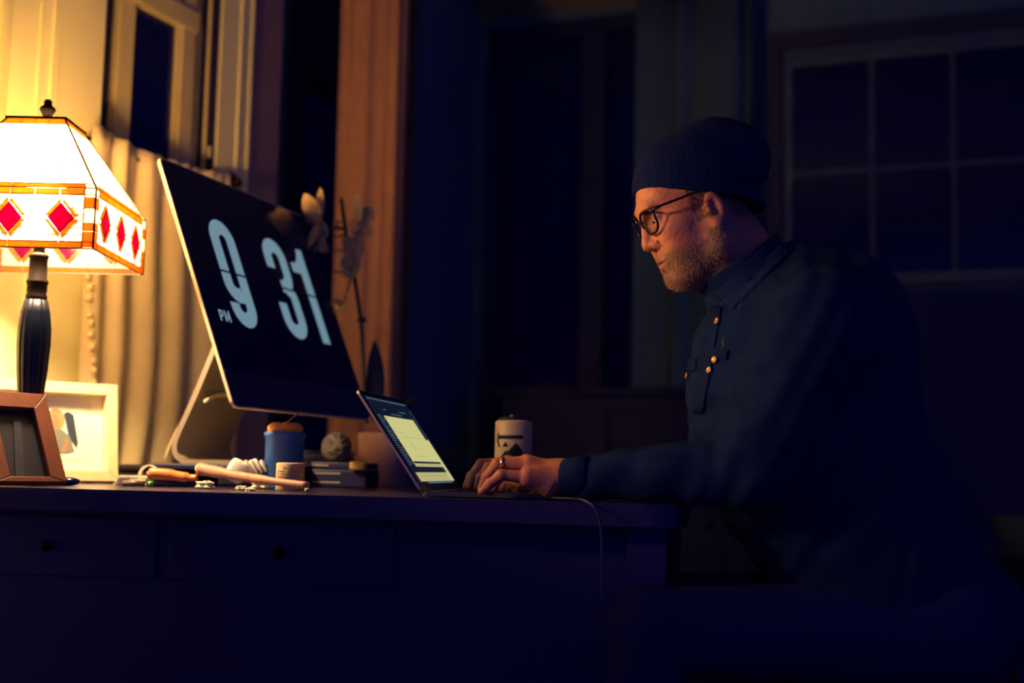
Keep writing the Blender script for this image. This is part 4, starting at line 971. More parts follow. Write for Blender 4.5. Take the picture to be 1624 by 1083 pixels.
mugprint([(788, 690), (826, 690), (829, 693), (826, 696), (790, 696)]); mugprint([(788, 683), (790, 690), (789, 700), (792, 709), (789, 708), (786.5, 698)])
mugprint([(795, 708), (800, 700), (804, 708)]); mugprint([(793, 725), (800, 714), (803, 716), (816.5, 702), (824, 711), (830, 723), (830, 760), (792, 760)])

# ================================================================= THE MAN
NASION = at(1016, 350, 2.055)
PIT, YAW = math.radians(22), math.radians(9)
def head_to_world(p):
    a, y, b_ = p; dx = a*math.cos(PIT)-b_*math.sin(PIT); dz = a*math.sin(PIT)+b_*math.cos(PIT)
    return NASION+Vector((dx*math.cos(YAW)-y*math.sin(YAW), dx*math.sin(YAW)+y*math.cos(YAW), dz))
def world_to_head(P):
    d = Vector(P)-NASION; dx = d.x*math.cos(YAW)+d.y*math.sin(YAW); y = -d.x*math.sin(YAW)+d.y*math.cos(YAW); dz = d.z
    return (dx*math.cos(PIT)+dz*math.sin(PIT), y, -dx*math.sin(PIT)+dz*math.cos(PIT))
def h2w_arr(V):
    a, y, b_ = V.T; dx = a*math.cos(PIT)-b_*math.sin(PIT); dz = a*math.sin(PIT)+b_*math.cos(PIT)
    return np.stack([NASION.x+dx*math.cos(YAW)-y*math.sin(YAW), NASION.y+dx*math.sin(YAW)+y*math.cos(YAW), NASION.z+dz], 1)
man = thing('person', 'man in glasses, dark beanie and blue denim shirt typing at the laptop', 'person', (.62, 2.07, 0))

hs = SDF((-.03, -.105, -.29), (.27, .105, .14), .0022)
hs.add(hs.ell((.106, 0, .028), (.085, .073, .073)))
hs.add(hs.ell((.066, 0, -.030), (.062, .062, .078)), .02)
hs.add(hs.ell((.055, 0, -.088), (.043, .046, .040)), .02)
hs.add(hs.ell((.024, 0, -.108), (.019, .023, .018)), .014)
for sy in (-1, 1):
    hs.add(hs.cone((.030, sy*.018, -.112), (.088, sy*.054, -.086), .015, .018), .014)
    hs.add(hs.cone((.088, sy*.054, -.086), (.102, sy*.060, -.030), .018, .016), .02)
    hs.add(hs.ell((.040, sy*.044, -.032), (.026, .020, .020)), .018)
    hs.add(hs.ell((.050, sy*.040, -.065), (.034, .020, .030)), .02)
hs.add(hs.cone((.095, 0, -.105), (.050, 0, -.108), .036, .022), .022)   # under the jaw
hs.add(hs.cone((.012, -.026, .012), (.010, 0, .010), .010, .010), .012); hs.add(hs.cone((.012, .026, .012), (.010, 0, .010), .010, .010), .012)
hs.add(hs.ell((.037, 0, .028), (.027, .044, .034)), .02)
for sy in (-1, 1): hs.sub(hs.ell((.004, sy*.031, -.010), (.017, .017, .013)), .012)
hs.add(hs.cone((.008, 0, -.002), (-.002, 0, -.034), .0070, .0085), .010)
hs.add(hs.ell((-.0015, 0, -.044), (.0122, .0105, .0098)), .007)
for sy in (-1, 1): hs.add(hs.ell((.009, sy*.0130, -.0465), (.0110, .0068, .0080)), .006)
for sy in (-1, 1): hs.sub(hs.ell((.005, sy*.0072, -.0555), (.0062, .0034, .0048)), .002)
hs.add(hs.ell((.030, 0, -.078), (.0235, .026, .026)), .012)
hs.add(hs.cone((.0125, -.017, -.0765), (.0085, 0, -.0715), .0045, .0055), .006); hs.add(hs.cone((.0125, .017, -.0765), (.0085, 0, -.0715), .0045, .0055), .006)
hs.add(hs.cone((.0140, -.015, -.0835), (.0100, 0, -.0850), .0045, .0062), .006); hs.add(hs.cone((.0140, .015, -.0835), (.0100, 0, -.0850), .0045, .0062), .006)
hs.sub(hs.ell((.004, 0, -.0785), (.0070, .021, .0010)), .002); hs.sub(hs.ell((.004, 0, -.0965), (.0045, .014, .0045)), .006)
# nasolabial crease
for sy in (-1, 1): hs.sub(hs.cone((.010, sy*.019, -.044), (.018, sy*.030, -.072), .0014, .0010), .004)
# eyelids
for sy in (-1, 1):
    e = hs.ell((.0205, sy*.031, -.009), (.0132, .0132, .0132)); up_l = np.maximum(e, -(hs.Z+.0095)); lo_l = np.maximum(e, (hs.Z+.0145))
    hs.add(up_l, .0025); hs.add(lo_l, .0025)
    hs.add(hs.cone((.008, sy*.020, -.022), (.016, sy*.044, -.020), .0030, .0028), .006)
# ears: helix, lobe, hollow
for sy in (-1, 1):
    ce_ = (.101, sy*.0785, -.030)
    hs.add(hs.ell((.101, sy*.0755, -.026), (.0165, .0075, .029)), .004)
    hs.sub(hs.ell((.098, sy*.0835, -.026), (.0095, .0065, .0170)), .003)
    hs.add(hs.ell((.0885, sy*.0775, -.031), (.0042, .0045, .0065)), .003)
    hs.add(hs.ell((.096, sy*.0770, -.052), (.0085, .0050, .0100)), .004)
    hs.sub(hs.cone((.108, sy*.0845, -.008), (.110, sy*.0845, -.038), .0022, .0018), .003)
# neck: follows down to the shirt
nb = world_to_head(at(1235, 500, 2.08)); nt = (.118, 0, -.045)
hs.add(hs.cone(nt, nb, .060, .066), .03)
hs.add(hs.cone((.100, 0, -.108), world_to_head(at(1195, 500, 2.07)), .036, .048), .03)
# keep the skull inside the beanie
_dx = hs.X*math.cos(PIT)-hs.Z*math.sin(PIT); _dz = hs.X*math.sin(PIT)+hs.Z*math.cos(PIT)
_WX = NASION.x+_dx*math.cos(YAW)-hs.Y*math.sin(YAW); _WY = NASION.y+_dx*math.sin(YAW)+hs.Y*math.cos(YAW); _WZ = NASION.z+_dz
_p, _q = at(1106, 318, 2.075), at(1146, 258, 2.075); _ha, _hb = at(1005, 308, 2.075), at(1212, 333, 2.075)
def _e(c, r_): return (np.sqrt(((_WX-c[0])/r_[0])**2+((_WY-c[1])/r_[1])**2+((_WZ-c[2])/r_[2])**2)-1)*min(r_)
_cap = np.minimum(_e((_p.x, 2.081, _p.z), (.1085, .091, .12)), _e((_q.x, 2.085, _q.z), (.072, .084, .078)))
_hd = (_hb-_ha).normalized(); _hn = Vector((-_hd.z, 0, _hd.x)); _bel = -((_WX-_ha.x)*_hn.x+(_WZ-_ha.z)*_hn.z)
hs.v = np.maximum(hs.v, -np.maximum(_bel+.002, -(_cap+.006))).astype(np.float32)
hs.v += (.0004*np.sin(hs.X*420)*np.sin(hs.Y*390)*np.sin(hs.Z*400)).astype(np.float32)
hv, hf = hs.mesh(); hw = h2w_arr(hv)

def hand_sdf(J, wristA, wristB, depth_sign, lo_, hi_):
    s = SDF(lo_, hi_, .00135)
    for nm, pts, rad in J:
        for (a, b_), (ra, rb) in zip(zip(pts, pts[1:]), zip(rad, rad[1:])): s.add(s.cone(a, b_, ra, rb), .0022)
        for p_, r_ in zip(pts[1:-1], rad[1:-1]): s.add(s.ell(p_, (r_*1.06,)*3), .003)
    return s
def A3(px, py, d): return tuple(at(px, py, d))
fing = [('pinky', [A3(836, 757, 1.978), A3(795, 753, 1.974), A3(777, 767, 1.980), A3(764, 779, 1.986)], [.0105, .0084, .0074, .0060]),
        ('ring', [A3(838, 737, 1.998), A3(789, 735, 1.997), A3(772, 756, 2.003), A3(763, 774, 2.008)], [.0112, .0088, .0078, .0064]),
        ('middle', [A3(835, 734, 2.018), A3(790, 735, 2.022), A3(777, 756, 2.026), A3(770, 773, 2.028)], [.0112, .0088, .0078, .0064]),
        ('index', [A3(842, 739, 2.038), A3(803, 741, 2.046), A3(790, 758, 2.050), A3(784, 773, 2.052)], [.0110, .0088, .0078, .0064]),
        ('thumb', [A3(880, 768, 2.030), A3(850, 769, 2.052), A3(825, 773, 2.060), A3(808, 776, 2.064)], [.0150, .0110, .0090, .0070])]
def build_hand(fing, wr, el, lo_, hi_, heel, dsign=1):
    s = SDF(lo_, hi_, .0015)
    W1 = Vector(wr)
    for nm, pts, rad in fing[:4]:
        s.add(s.cone(tuple(W1+(Vector(pts[0])-W1)*.18), pts[0], .0175, rad[0]*1.15), .012)
    s.add(s.cone(wr, el, .0255, .025), .02)
    s.add(s.cone(heel, fing[0][1][0], .0165, .0105), .014)
    for nm, pts, rad in fing:
        for i in range(len(pts)-1): s.add(s.cone(pts[i], pts[i+1], rad[i], rad[i+1]), .0016 if nm != 'thumb' else .004)
        for p_, r_ in zip(pts[1:-1], rad[1:-1]): s.add(s.ell(p_, (r_*1.07,)*3), .004)
    # knuckles, tendons, creases
    for nm, pts, rad in fing[:4]:
        k_ = Vector(pts[0]); s.add(s.ell(tuple(k_+Vector((0, 0, rad[0]*.45))), (rad[0]*.8, rad[0]*.7, rad[0]*.65)), .006)
        s.add(s.cone(tuple(k_+Vector((0, 0, rad[0]*.75))), tuple(W1+Vector((0, (k_.y-W1.y)*.5, .017))), .0026, .0022), .006)
        m1, m2 = Vector(pts[1]), Vector(pts[2])
        # nails
        tp = Vector(pts[3]); dn = (tp-m2).normalized(); nl = Vector((dn.z, 0, -dn.x)); nl = nl if nl.x < 0 else -nl
        s.sub(s.cone(tuple(tp+nl*rad[3]*1.02-dn*.004+Vector((0, -.0035, 0))), tuple(tp+nl*rad[3]*1.02-dn*.004+Vector((0, .0035, 0))), .0007, .0007), .0012)
        for q in (m1,):
            for dd in (-.003, 0, .003):
                ax_ = Vector((dd, 0, 0)); c_ = q+Vector((0, 0, rad[1]*1.08))+ax_
                s.sub(s.cone(tuple(c_+Vector((0, -.005, 0))), tuple(c_+Vector((0, .005, 0))), .0005, .0005), .0012)
    return s.mesh()
wr = A3(893, 757, 2.004); el = A3(985, 752, 1.975); heel = A3(868, 771, 1.988)
Vh, Fh = build_hand(fing, wr, el, (at(755, 760, 2).x-.012, 1.955, .748), (wr[0]+.085, 2.085, .862), heel)
# right (far) hand: mirrored across y
ym = 2.075; sh = Vector((-.030, 0, -.001))
def mir(p): return (p[0]+sh.x, 2*ym-p[1]+.045, p[2]+sh.z)
Vr = Vh.copy(); Vr[:, 0] += sh.x; Vr[:, 1] = 2*ym-Vr[:, 1]+.045; Vr[:, 2] += sh.z; Fr = Fh[:, ::-1]
# torso core under the clothes ties head and hands into one body
SHN, SHF = at(1305, 515, 1.885), at(1285, 505, 2.28); ELN, ELF = at(1195, 748, 1.93), at(1170, 740, 2.33)
wrR = Vector(mir(wr)); elR = Vector(mir(el))
bs = SDF((-.05, 1.80, .40), (.85, 2.42, 1.16), .009)
HIP = Vector((.62, 2.08, .60)); CH_ = at(1260, 600, 2.08); NK = at(1225, 480, 2.08)
bs.add(bs.cone(HIP, CH_, .13, .125)); bs.add(bs.cone(CH_, NK, .12, .055), .05)
for a, b_, c_, d_ in ((SHN, ELN, Vector(el), -1), (SHF, ELF, elR, 1)):
    bs.add(bs.cone(CH_+Vector((.03, 0, .05)), a, .07, .055), .04); bs.add(bs.cone(a, b_, .046, .038), .02); bs.add(bs.cone(b_, c_, .034, .022), .01)
bv, bf = bs.mesh()
VV = np.concatenate([hw, Vh, Vr, bv]); FF = np.concatenate([hf, Fh+len(hw), Fr+len(hw)+len(Vh), bf+len(hw)+len(Vh)+len(Vr)])
body = mk('body', VV-np.array(man.location), FF, skin, man)
# stubble tint painted where the beard grows: a colour attribute read by the skin
colr = np.zeros((len(VV), 4), np.float32); colr[:, 3] = 1
a_, y_, b_ = hv.T
def sstep(x, lo_, hi_): t_ = np.clip((x-lo_)/(hi_-lo_), 0, 1); return t_*t_*(3-2*t_)
jawl = sstep(-b_, .058, .075)*(1-sstep(a_, .085, .105))*sstep(b_, -.150, -.125)
side = sstep(a_, .066, .082)*(1-sstep(a_, .092, .100))*sstep(-b_, .012, .03)*(1-sstep(-b_, .09, .1))
upl = sstep(-b_, .053, .058)
mouth = (np.abs(b_+.0785) < .009) & (np.abs(y_) < .021) & (a_ < .018)
beardw = np.clip(np.maximum(jawl, side), 0, 1)*upl**.2; beardw[mouth] = 0
colr[:len(hw), 0] = beardw; colr[:len(hw), 1] = mouth.astype(np.float32)
at_ = body.data.color_attributes.new('growth', 'FLOAT_COLOR', 'POINT'); at_.data.foreach_set('color', colr.ravel())
nt_ = skin.node_tree; bsd = nt_.nodes['Principled BSDF']; src = bsd.inputs['Base Color'].links[0].from_socket
va = nt_.nodes.new('ShaderNodeVertexColor'); va.layer_name = 'growth'; sp = nt_.nodes.new('ShaderNodeSeparateColor'); nt_.links.new(va.outputs[0], sp.inputs[0])
no = nt_.nodes.new('ShaderNodeTexNoise'); no.inputs['Scale'].default_value = 420; no.inputs['Detail'].default_value = 3
tcn = nt_.nodes.new('ShaderNodeTexCoord'); nt_.links.new(tcn.outputs['Object'], no.inputs['Vector'])
rp = nt_.nodes.new('ShaderNodeValToRGB'); rp.color_ramp.elements[0].position = .40; rp.color_ramp.elements[1].position = .62
rp.color_ramp.elements[0].color = (.20, .09, .06, 1); rp.color_ramp.elements[1].color = (.42, .23, .15, 1); nt_.links.new(no.outputs['Fac'], rp.inputs[0])
mx = nt_.nodes.new('ShaderNodeMix'); mx.data_type = 'RGBA'; nt_.links.new(sp.outputs[0], mx.inputs['Factor']); nt_.links.new(src, mx.inputs['A']); nt_.links.new(rp.outputs[0], mx.inputs['B'])
mx2 = nt_.nodes.new('ShaderNodeMix'); mx2.data_type = 'RGBA'; nt_.links.new(sp.outputs[1], mx2.inputs['Factor']); nt_.links.new(mx.outputs['Result'], mx2.inputs['A']); mx2.inputs['B'].default_value = (.36, .14, .095, 1)
nt_.links.new(mx2.outputs['Result'], bsd.inputs['Base Color'])
# beard hairs
hn = np.zeros_like(hv)
q = hw[hf]; fn = np.cross(q[:, 2]-q[:, 0], q[:, 3]-q[:, 1]); fn /= np.linalg.norm(fn, axis=1)[:, None]+1e-9
fc = q.mean(1); wgt = beardw[hf].mean(1)
hc_l = hv[hf].mean(1)
sel = np.argwhere((wgt > .15) & (np.abs(hc_l[:, 2]) > .0) & (hc_l[:, 1] < .03)).ravel()
prob = wgt[sel]; pick = rng.choice(sel, size=5200, p=prob/prob.sum())
ctr = hw.mean(0)
Vb = []; Fb = []
dwn = np.array(head_to_world((0, 0, -1)))-np.array(head_to_world((0, 0, 0)))
for i in pick:
    p0 = fc[i]+(rng.random(3)-.5)*.0022; nrm_ = fn[i]
    if nrm_ @ (p0-np.array(head_to_world((.08, 0, -.05)))) < 0: nrm_ = -nrm_
    d_ = nrm_*.8+dwn*.7+rng.normal(size=3)*.35; d_ /= np.linalg.norm(d_); s_ = np.cross(d_, rng.normal(size=3)); s_ /= np.linalg.norm(s_)+1e-9
    L_ = rng.uniform(.0022, .0048); k_ = len(Vb); Vb += [p0-s_*.00022, p0+s_*.00022, p0+d_*L_+s_*.00006, p0+d_*L_-s_*.00006]; Fb.append((k_, k_+1, k_+2, k_+3))
o = mk('beard', np.array(Vb)-np.array(man.location), np.array(Fb), beardm, man); o['kind'] = 'stuff'; o['label'] = 'short greying beard'
# sideburn and nape hair below the cap, eyebrows
def hair_patch(name, centre_fn, n, L0, L1, dirv, m, wid=.0003):
    Vb = []; Fb = []
    ok = np.argwhere(centre_fn(hc_l)).ravel(); pk = rng.choice(ok, size=n)
    for i in pk:
        p0 = fc[i]+(rng.random(3)-.5)*.002; nrm_ = fn[i]
        if nrm_ @ (p0-np.array(head_to_world((.09, 0, 0)))) < 0: nrm_ = -nrm_
        dv = np.array(head_to_world(dirv))-np.array(head_to_world((0, 0, 0))); d_ = dv+nrm_*.35+rng.normal(size=3)*.18; d_ /= np.linalg.norm(d_); s_ = np.cross(d_, rng.normal(size=3)); s_ /= np.linalg.norm(s_)+1e-9
        L_ = rng.uniform(L0, L1); k_ = len(Vb); Vb += [p0-s_*wid, p0+s_*wid, p0+d_*L_+s_*wid*.3, p0+d_*L_-s_*wid*.3]; Fb.append((k_, k_+1, k_+2, k_+3))
    o = mk(name, np.array(Vb)-np.array(man.location), np.array(Fb), m, man); o['kind'] = 'stuff'; return o
hair_patch('sideburn_hair', lambda h: (h[:, 0] > .066) & (h[:, 0] < .090) & (h[:, 2] > -.035) & (h[:, 2] < .03) & (np.abs(h[:, 1]) > .05), 2600, .003, .006, (.2, 0, -1), hairm, .00018)
hair_patch('nape_hair', lambda h: (h[:, 0] > .130) & (h[:, 2] > -.05) & (h[:, 2] < .01), 1500, .006, .012, (.3, 0, -1), hairm)
hair_patch('eyebrow', lambda h: (h[:, 0] < .022) & (h[:, 2] > .006) & (h[:, 2] < .013) & (np.abs(h[:, 1]) > .014) & (np.abs(h[:, 1]) < .046), 500, .005, .008, (.5, 0, -.1), hairm)
# eyes
for sy in (-1, 1):
    c = head_to_world((.0205, sy*.031, -.009)); bm = NB(); uvsphere(bm, c, .0122, seg=24); eo = wobj('eyeball', bm, eyew, man, True)
    g_ = (head_to_world((-.93, -.1, -.42))-head_to_world((0, 0, 0))).normalized()
    bm = NB(); uvsphere(bm, c+g_*.0072, .0062, seg=16); wobj('iris', bm, irism, eo, True)
# beanie (slouching), built in world-aligned coordinates
def wp(px, py, d=2.075): return np.array(at(px, py, d))
hem_a, hem_b = wp(1005, 308), wp(1212, 333); hd = (hem_b-hem_a); hd /= np.linalg.norm(hd); hn_ = np.array([-hd[2], 0, hd[0]]); hn_ /= np.linalg.norm(hn_)
cs_ = SDF((.18, 1.96, 1.16), (.44, 2.20, 1.42), .0026)
m1 = wp(1095, 290); m2 = wp(1146, 258); m3 = wp(1180, 262); hy = 2.075+.006
cs_.add(cs_.ell((m1[0], hy, m1[2]), (.0955, .088, .083))); cs_.add(cs_.ell((m2[0]-.010, hy+.004, m2[2]), (.070, .082, .074)), .04)
cs_.add(cs_.ell((m3[0]-.002, hy+.006, m3[2]), (.043, .066, .058)), .03)
below = -((cs_.X-hem_a[0])*hn_[0]+(cs_.Z-hem_a[2])*hn_[2])
band = cs_.ell((wp(1106, 318)[0], hy, wp(1106, 318)[2]), (.1085, .091, .12)); band2 = np.maximum(band, -(below+.030))
cs_.add(np.maximum(band, -(below+.022)), .006)
cs_.v = np.maximum(cs_.v, below)
# drooping pinch at the back
cs_.sub(cs_.cone(tuple(wp(1208, 296, 2.0)), tuple(wp(1212, 300, 2.2)), .006, .006), .010)
ring_ = []
dl = ((cs_.X-hem_a[0])*hn_[0]+(cs_.Z-hem_a[2])*hn_[2])
cs_.v += (.00025*np.sin((cs_.X+.3*cs_.Y)*700)*np.ones_like(cs_.v)).astype(np.float32)
cs_.v += (.0035*np.sin(dl*55+1.2+2.5*cs_.X*10)*np.clip((dl-.04)/.04, 0, 1)*np.clip((cs_.X-.27)/.06, 0, 1)).astype(np.float32)
cv, cf = cs_.mesh(); mk('beanie', cv-np.array(man.location), cf, capm, man)
# rolled hem
bm = NB(); cxh = (hem_a+hem_b)/2; pts = []
for a in np.linspace(0, 2*PI, 49)[:-1]:
    pts.append(Vector(cxh)+Vector(hd)*(.1085*math.cos(a))+Vector((0, 1, 0))*(.090*math.sin(a)+hy-2.075)+Vector(hn_)*.004)
tube(bm, pts, .0042, 8, closed=True); wobj('beanie_hem', bm, capm, man, True)

# ---------- shirt
ss = SDF((-.01, 1.77, .46), (.92, 2.44, 1.215), .0048)
def V_(px, py, d): return np.array(at(px, py, d))
ss.add(ss.cone(HIP, V_(1290, 700, 2.08), .165, .172)); ss.add(ss.ell(tuple(V_(1263, 680, 2.07)), (.170, .185, .20)), .05)
ss.add(ss.ell(tuple(V_(1235, 575, 2.08)), (.142, .180, .150)), .06)
ss.add(ss.ell(tuple(V_(1345, 545, 2.08)), (.105, .150, .150)), .06)
for shd, eld, ed in ((SHN, ELN, Vector(el)), (SHF, ELF, elR)):
    ss.add(ss.cone(tuple(V_(1262, 470, 2.08)), shd, .070, .074), .05)
    ss.add(ss.cone(shd, eld, .074, .057), .035); 
    wv_ = Vector(A3(903, 760, 2.0)) if ed.y < 2.1 else Vector(mir(A3(903, 760, 2.0)))
    ss.add(ss.cone(eld, (eld+wv_)/2+Vector((0, 0, .002)), .054, .044), .022); ss.add(ss.cone((eld+wv_)/2+Vector((0, 0, .002)), wv_, .044, .031), .012)
ss.add(ss.cone(tuple(V_(1240, 470, 2.08)), tuple(V_(1205, 430, 2.08)), .078, .068), .03)
# wrinkles: running across the sleeve and down the body
Xg, Yg, Zg = ss.X, ss.Y, ss.Z
w1_ = np.sin(58*Xg+44*Zg+9*np.sin(14*Zg+6*Yg))*.5+np.sin(95*Xg-38*Zg+5*np.sin(20*Xg)+12*Yg)*.3
w2_ = np.sin(70*Zg-50*Xg+6*np.sin(17*Xg+2))
arm = 1/(1+np.exp(-(np.float32(.90)-Zg)*40))
ss.v += (.0030*w1_*(.6+.8*arm)+.0018*w2_).astype(np.float32)
# cuff cut, neck opening
cx0 = at(896, 760, 2.0).x
ss.v = np.maximum(ss.v, cx0-Xg+0*ss.v) if False else ss.v
ss.sub(ss.cone(tuple(V_(1185, 400, 2.08)), tuple(V_(1240, 485, 2.08)), .054, .050), .004)
ss.v = np.maximum(ss.v, ((at(880, 760, 2.0).x-Xg)))
# cut above the collar line (1122,468)-(1248,378)
ca_, cb_ = V_(1118, 474, 2.08), V_(1250, 384, 2.08); cd_ = cb_-ca_; cd_ /= np.linalg.norm(cd_); cn_ = np.array([-cd_[2], 0, cd_[0]])
cut = (Xg-ca_[0])*cn_[0]+(Zg-ca_[2])*cn_[2]; ss.v = np.maximum(ss.v, cut)
# hollow the cuff mouth
cw_ = Vector(A3(900, 760, 2.0)); 
for wv_, inn in ((Vector(A3(880, 758, 2.0)), Vector(A3(908, 757, 2.0))), (Vector(mir(A3(880, 758, 2.0))), Vector(mir(A3(908, 757, 2.0))))):
    ss.sub(ss.cone(wv_, inn, .027, .024), .002)
ss.v = np.maximum(ss.v, (.752-Zg))*1.0 if False else ss.v
flat_ = np.where(Xg < .24, .7515-Zg, -1.0)
ss.v = np.maximum(ss.v, flat_.astype(np.float32))
sv, sf = ss.mesh(); shirt = mk('shirt', sv-np.array(man.location), sf, denim, man)
tri = [(a, b_, c_) for a, b_, c_, d_ in sf.tolist()]+[(a, c_, d_) for a, b_, c_, d_ in sf.tolist()]
BV = BVHTree.FromPolygons([tuple(p) for p in sv.tolist()], tri)
def cast(px, py):
    d = ray(px, py).normalized(); h_ = BV.ray_cast(CAM, d); return (h_[0], h_[1] if h_[1].dot(d) < 0 else -h_[1]) if h_[0] else (None, None)
def patch(name, corners, m, th=.0022, n=8, parent=shirt, lift=.0006):
    # corners: 4 px points in order; laid on the cloth
    bm = NB(); g_ = []; g2 = []
    for j in range(n+1):
        r1, r2 = [], []
        for i in range(n+1):
            u, v = i/n, j/n
            x = (1-v)*((1-u)*corners[0][0]+u*corners[1][0])+v*((1-u)*corners[3][0]+u*corners[2][0]); y = (1-v)*((1-u)*corners[0][1]+u*corners[1][1])+v*((1-u)*corners[3][1]+u*corners[2][1])
            h_, nn_ = cast(x, y)
            if h_ is None: r1.append(None); r2.append(None); continue
            r1.append(bm.verts.new(h_+nn_*(lift+th))); r2.append(bm.verts.new(h_-nn_*.001))
        g_.append(r1); g2.append(r2)
    def qf(a, b_, c_, d_):
        if None not in (a, b_, c_, d_):
            try: bm.faces.new((a, b_, c_, d_))
            except ValueError: pass
    for j in range(n):
        for i in range(n):
            qf(g_[j][i], g_[j][i+1], g_[j+1][i+1], g_[j+1][i])
    for i in range(n):
        qf(g_[0][i], g_[0][i+1], g2[0][i+1], g2[0][i]); qf(g_[n][i], g_[n][i+1], g2[n][i+1], g2[n][i]); qf(g_[i][0], g_[i+1][0], g2[i+1][0], g2[i][0]); qf(g_[i][n], g_[i+1][n], g2[i+1][n], g2[i][n])
    if len(bm.faces) == 0: bm.free(); return None
    return wobj(name, bm, m, parent, True)
patch('placket', [(1126, 486), (1146, 488), (1116, 655), (1101, 655)], denim, .003, 12)
patch('pocket_flap', [(1133, 552), (1157, 556), (1154, 572), (1127, 566)], denim, .0035, 8)
patch('pocket_flap', [(1087, 570), (1106, 568), (1105, 588), (1088, 590)], denim, .0035, 8)
def seam(pts, nm='stitching'):
    bm = NB(); ps = []
    for a, b_ in zip(pts, pts[1:]):
        for k in range(8):
            h_, n_ = cast(a[0]+(b_[0]-a[0])*k/8, a[1]+(b_[1]-a[1])*k/8)
            if h_ is not None: ps.append(h_+n_*.0012)
    if len(ps) > 2: tube(bm, ps, .00055, 5); wobj(nm, bm, stitch, shirt, True)
    else: bm.free()
seam([(1128, 490), (1120, 540), (1108, 650)]); seam([(1134, 553), (1155, 557)]); seam([(1146, 540), (1150, 552)]); seam([(1089, 571), (1105, 569)]); seam([(1150, 535), (1146, 552), (1140, 560)]); seam([(1230, 410), (1190, 455), (1168, 495)])
for px, py in ((1139.5, 511), (1127.5, 588), (1136, 571), (1092.5, 596)):
    h_, n_ = cast(px, py)
    if h_ is None: continue
    n2 = n_; q_ = Vector((0, 0, 1)).rotation_difference(n2).to_matrix().to_4x4()
    bm = NB(); lathe(bm, [(.0050, 0), (.0058, .0012), (.0055, .0024), (.0042, .0028), (.0036, .0022), (.0005, .0022)], seg=20); bmesh.ops.transform(bm, matrix=Matrix.Translation(h_+n2*.0030) @ q_, verts=bm.verts); wobj('button', bm, brass, shirt, True)
# collar: standing band plus a folded near flap
ax0, ax1 = Vector(V_(1158, 400, 2.08)), Vector(V_(1222, 495, 2.08)); axd = (ax1-ax0).normalized()
cc = SDF((.27, 1.96, 1.02), (.52, 2.20, 1.24), .0028)
dN = cc.cone(ax0-axd*.1, ax1+axd*.1, .074, .076); cutc = (cc.X-ca_[0])*cn_[0]+(cc.Z-ca_[2])*cn_[2]
sh_ = np.abs(dN-.002-np.clip(-(cutc), 0, .04)*.25)-.0022
sh_ = np.maximum(sh_, np.maximum(cutc-.022, -(cutc+.036)))
gapc = (cc.X-(ca_[0]-.0))*1.0-(-.004)
cc.add(sh_.astype(np.float32), 0); 
cvv, cff = cc.mesh(); mk('collar', cvv-np.array(man.location), cff, denim_dk, man)
fcol = [tuple(p) for p in np.concatenate([sv, cvv]).tolist()]; off_ = len(sv); cl_ = (cff+off_).tolist()
BV_shirt = BV
BV = BVHTree.FromPolygons(fcol, tri+[(a, b_, c_) for a, b_, c_, d_ in cl_]+[(a, c_, d_) for a, b_, c_, d_ in cl_])
patch('collar_flap', [(1133, 466), (1163, 492), (1256, 398), (1231, 372)], denim_dk, .0035, 14)
seam([(1137, 468), (1164, 488), (1252, 399)])
BV = BV_shirt
# cuffs
for wv_, el_ in ((Vector(A3(893, 760, 2.002)), Vector(A3(935, 757, 1.99))), (Vector(mir(A3(893, 760, 2.002))), Vector(mir(A3(935, 757, 1.99))))):
    d_ = (el_-wv_).normalized(); bm = NB(); a = d_.orthogonal().normalized(); b_ = d_.cross(a); rings = []
    for t_, r_ in ((0, .0285), (0, .0305), (.002, .0315), (.020, .0328), (.042, .0348), (.043, .033), (.041, .030)):
        rings.append([bm.verts.new(Vector([c__ for c__ in (wv_+d_*t_+(a*math.cos(x)+b_*math.sin(x))*(r_+.0006*math.sin(3*x)))[:2]]+[max((wv_+d_*t_+(a*math.cos(x)+b_*math.sin(x))*r_).z, .7515)])) for x in np.linspace(0, 2*PI, 37)[:-1]])
    for p_, q_ in zip(rings, rings[1:]):
        for i in range(36): bm.faces.new((p_[i], p_[(i+1) % 36], q_[(i+1) % 36], q_[i]))
    wobj('cuff', bm, denim, man, True)
# jeans and shoes (below the desk line)
js = SDF((-.15, 1.80, .0), (.92, 2.36, .70), .010)
for sy, kx, fx in ((-1, .18, .16), (1, .16, .06)):
    hp = (.68, 2.08+sy*.09, .555); kn = (.22+.0*kx, 2.08+sy*.13, .56); an = (fx, 2.08+sy*.13, .11)
    js.add(js.cone(hp, kn, .085, .064), .02); js.add(js.cone(kn, an, .062, .045), .015)
js.add(js.ell((.69, 2.08, .575), (.15, .175, .12)), .03)
jv, jf = js.mesh(); mk('jeans', jv-np.array(man.location), jf, jeansm, man)
for sy, fx in ((-1, .16), (1, .06)):
    s_ = SDF((fx-.24, 2.0+sy*.13, -.002), (fx+.10, 2.16+sy*.13, .13), .006); yy = 2.08+sy*.13
    s_.add(s_.cone((fx-.17, yy, .038), (fx+.03, yy, .045), .036, .04)); s_.add(s_.cone((fx, yy, .05), (fx+.01, yy, .09), .045, .042), .03); s_.v = np.maximum(s_.v, .004-s_.Z)
    v_, f_ = s_.mesh(); mk('shoe', v_-np.array(man.location), f_, blackp, man)

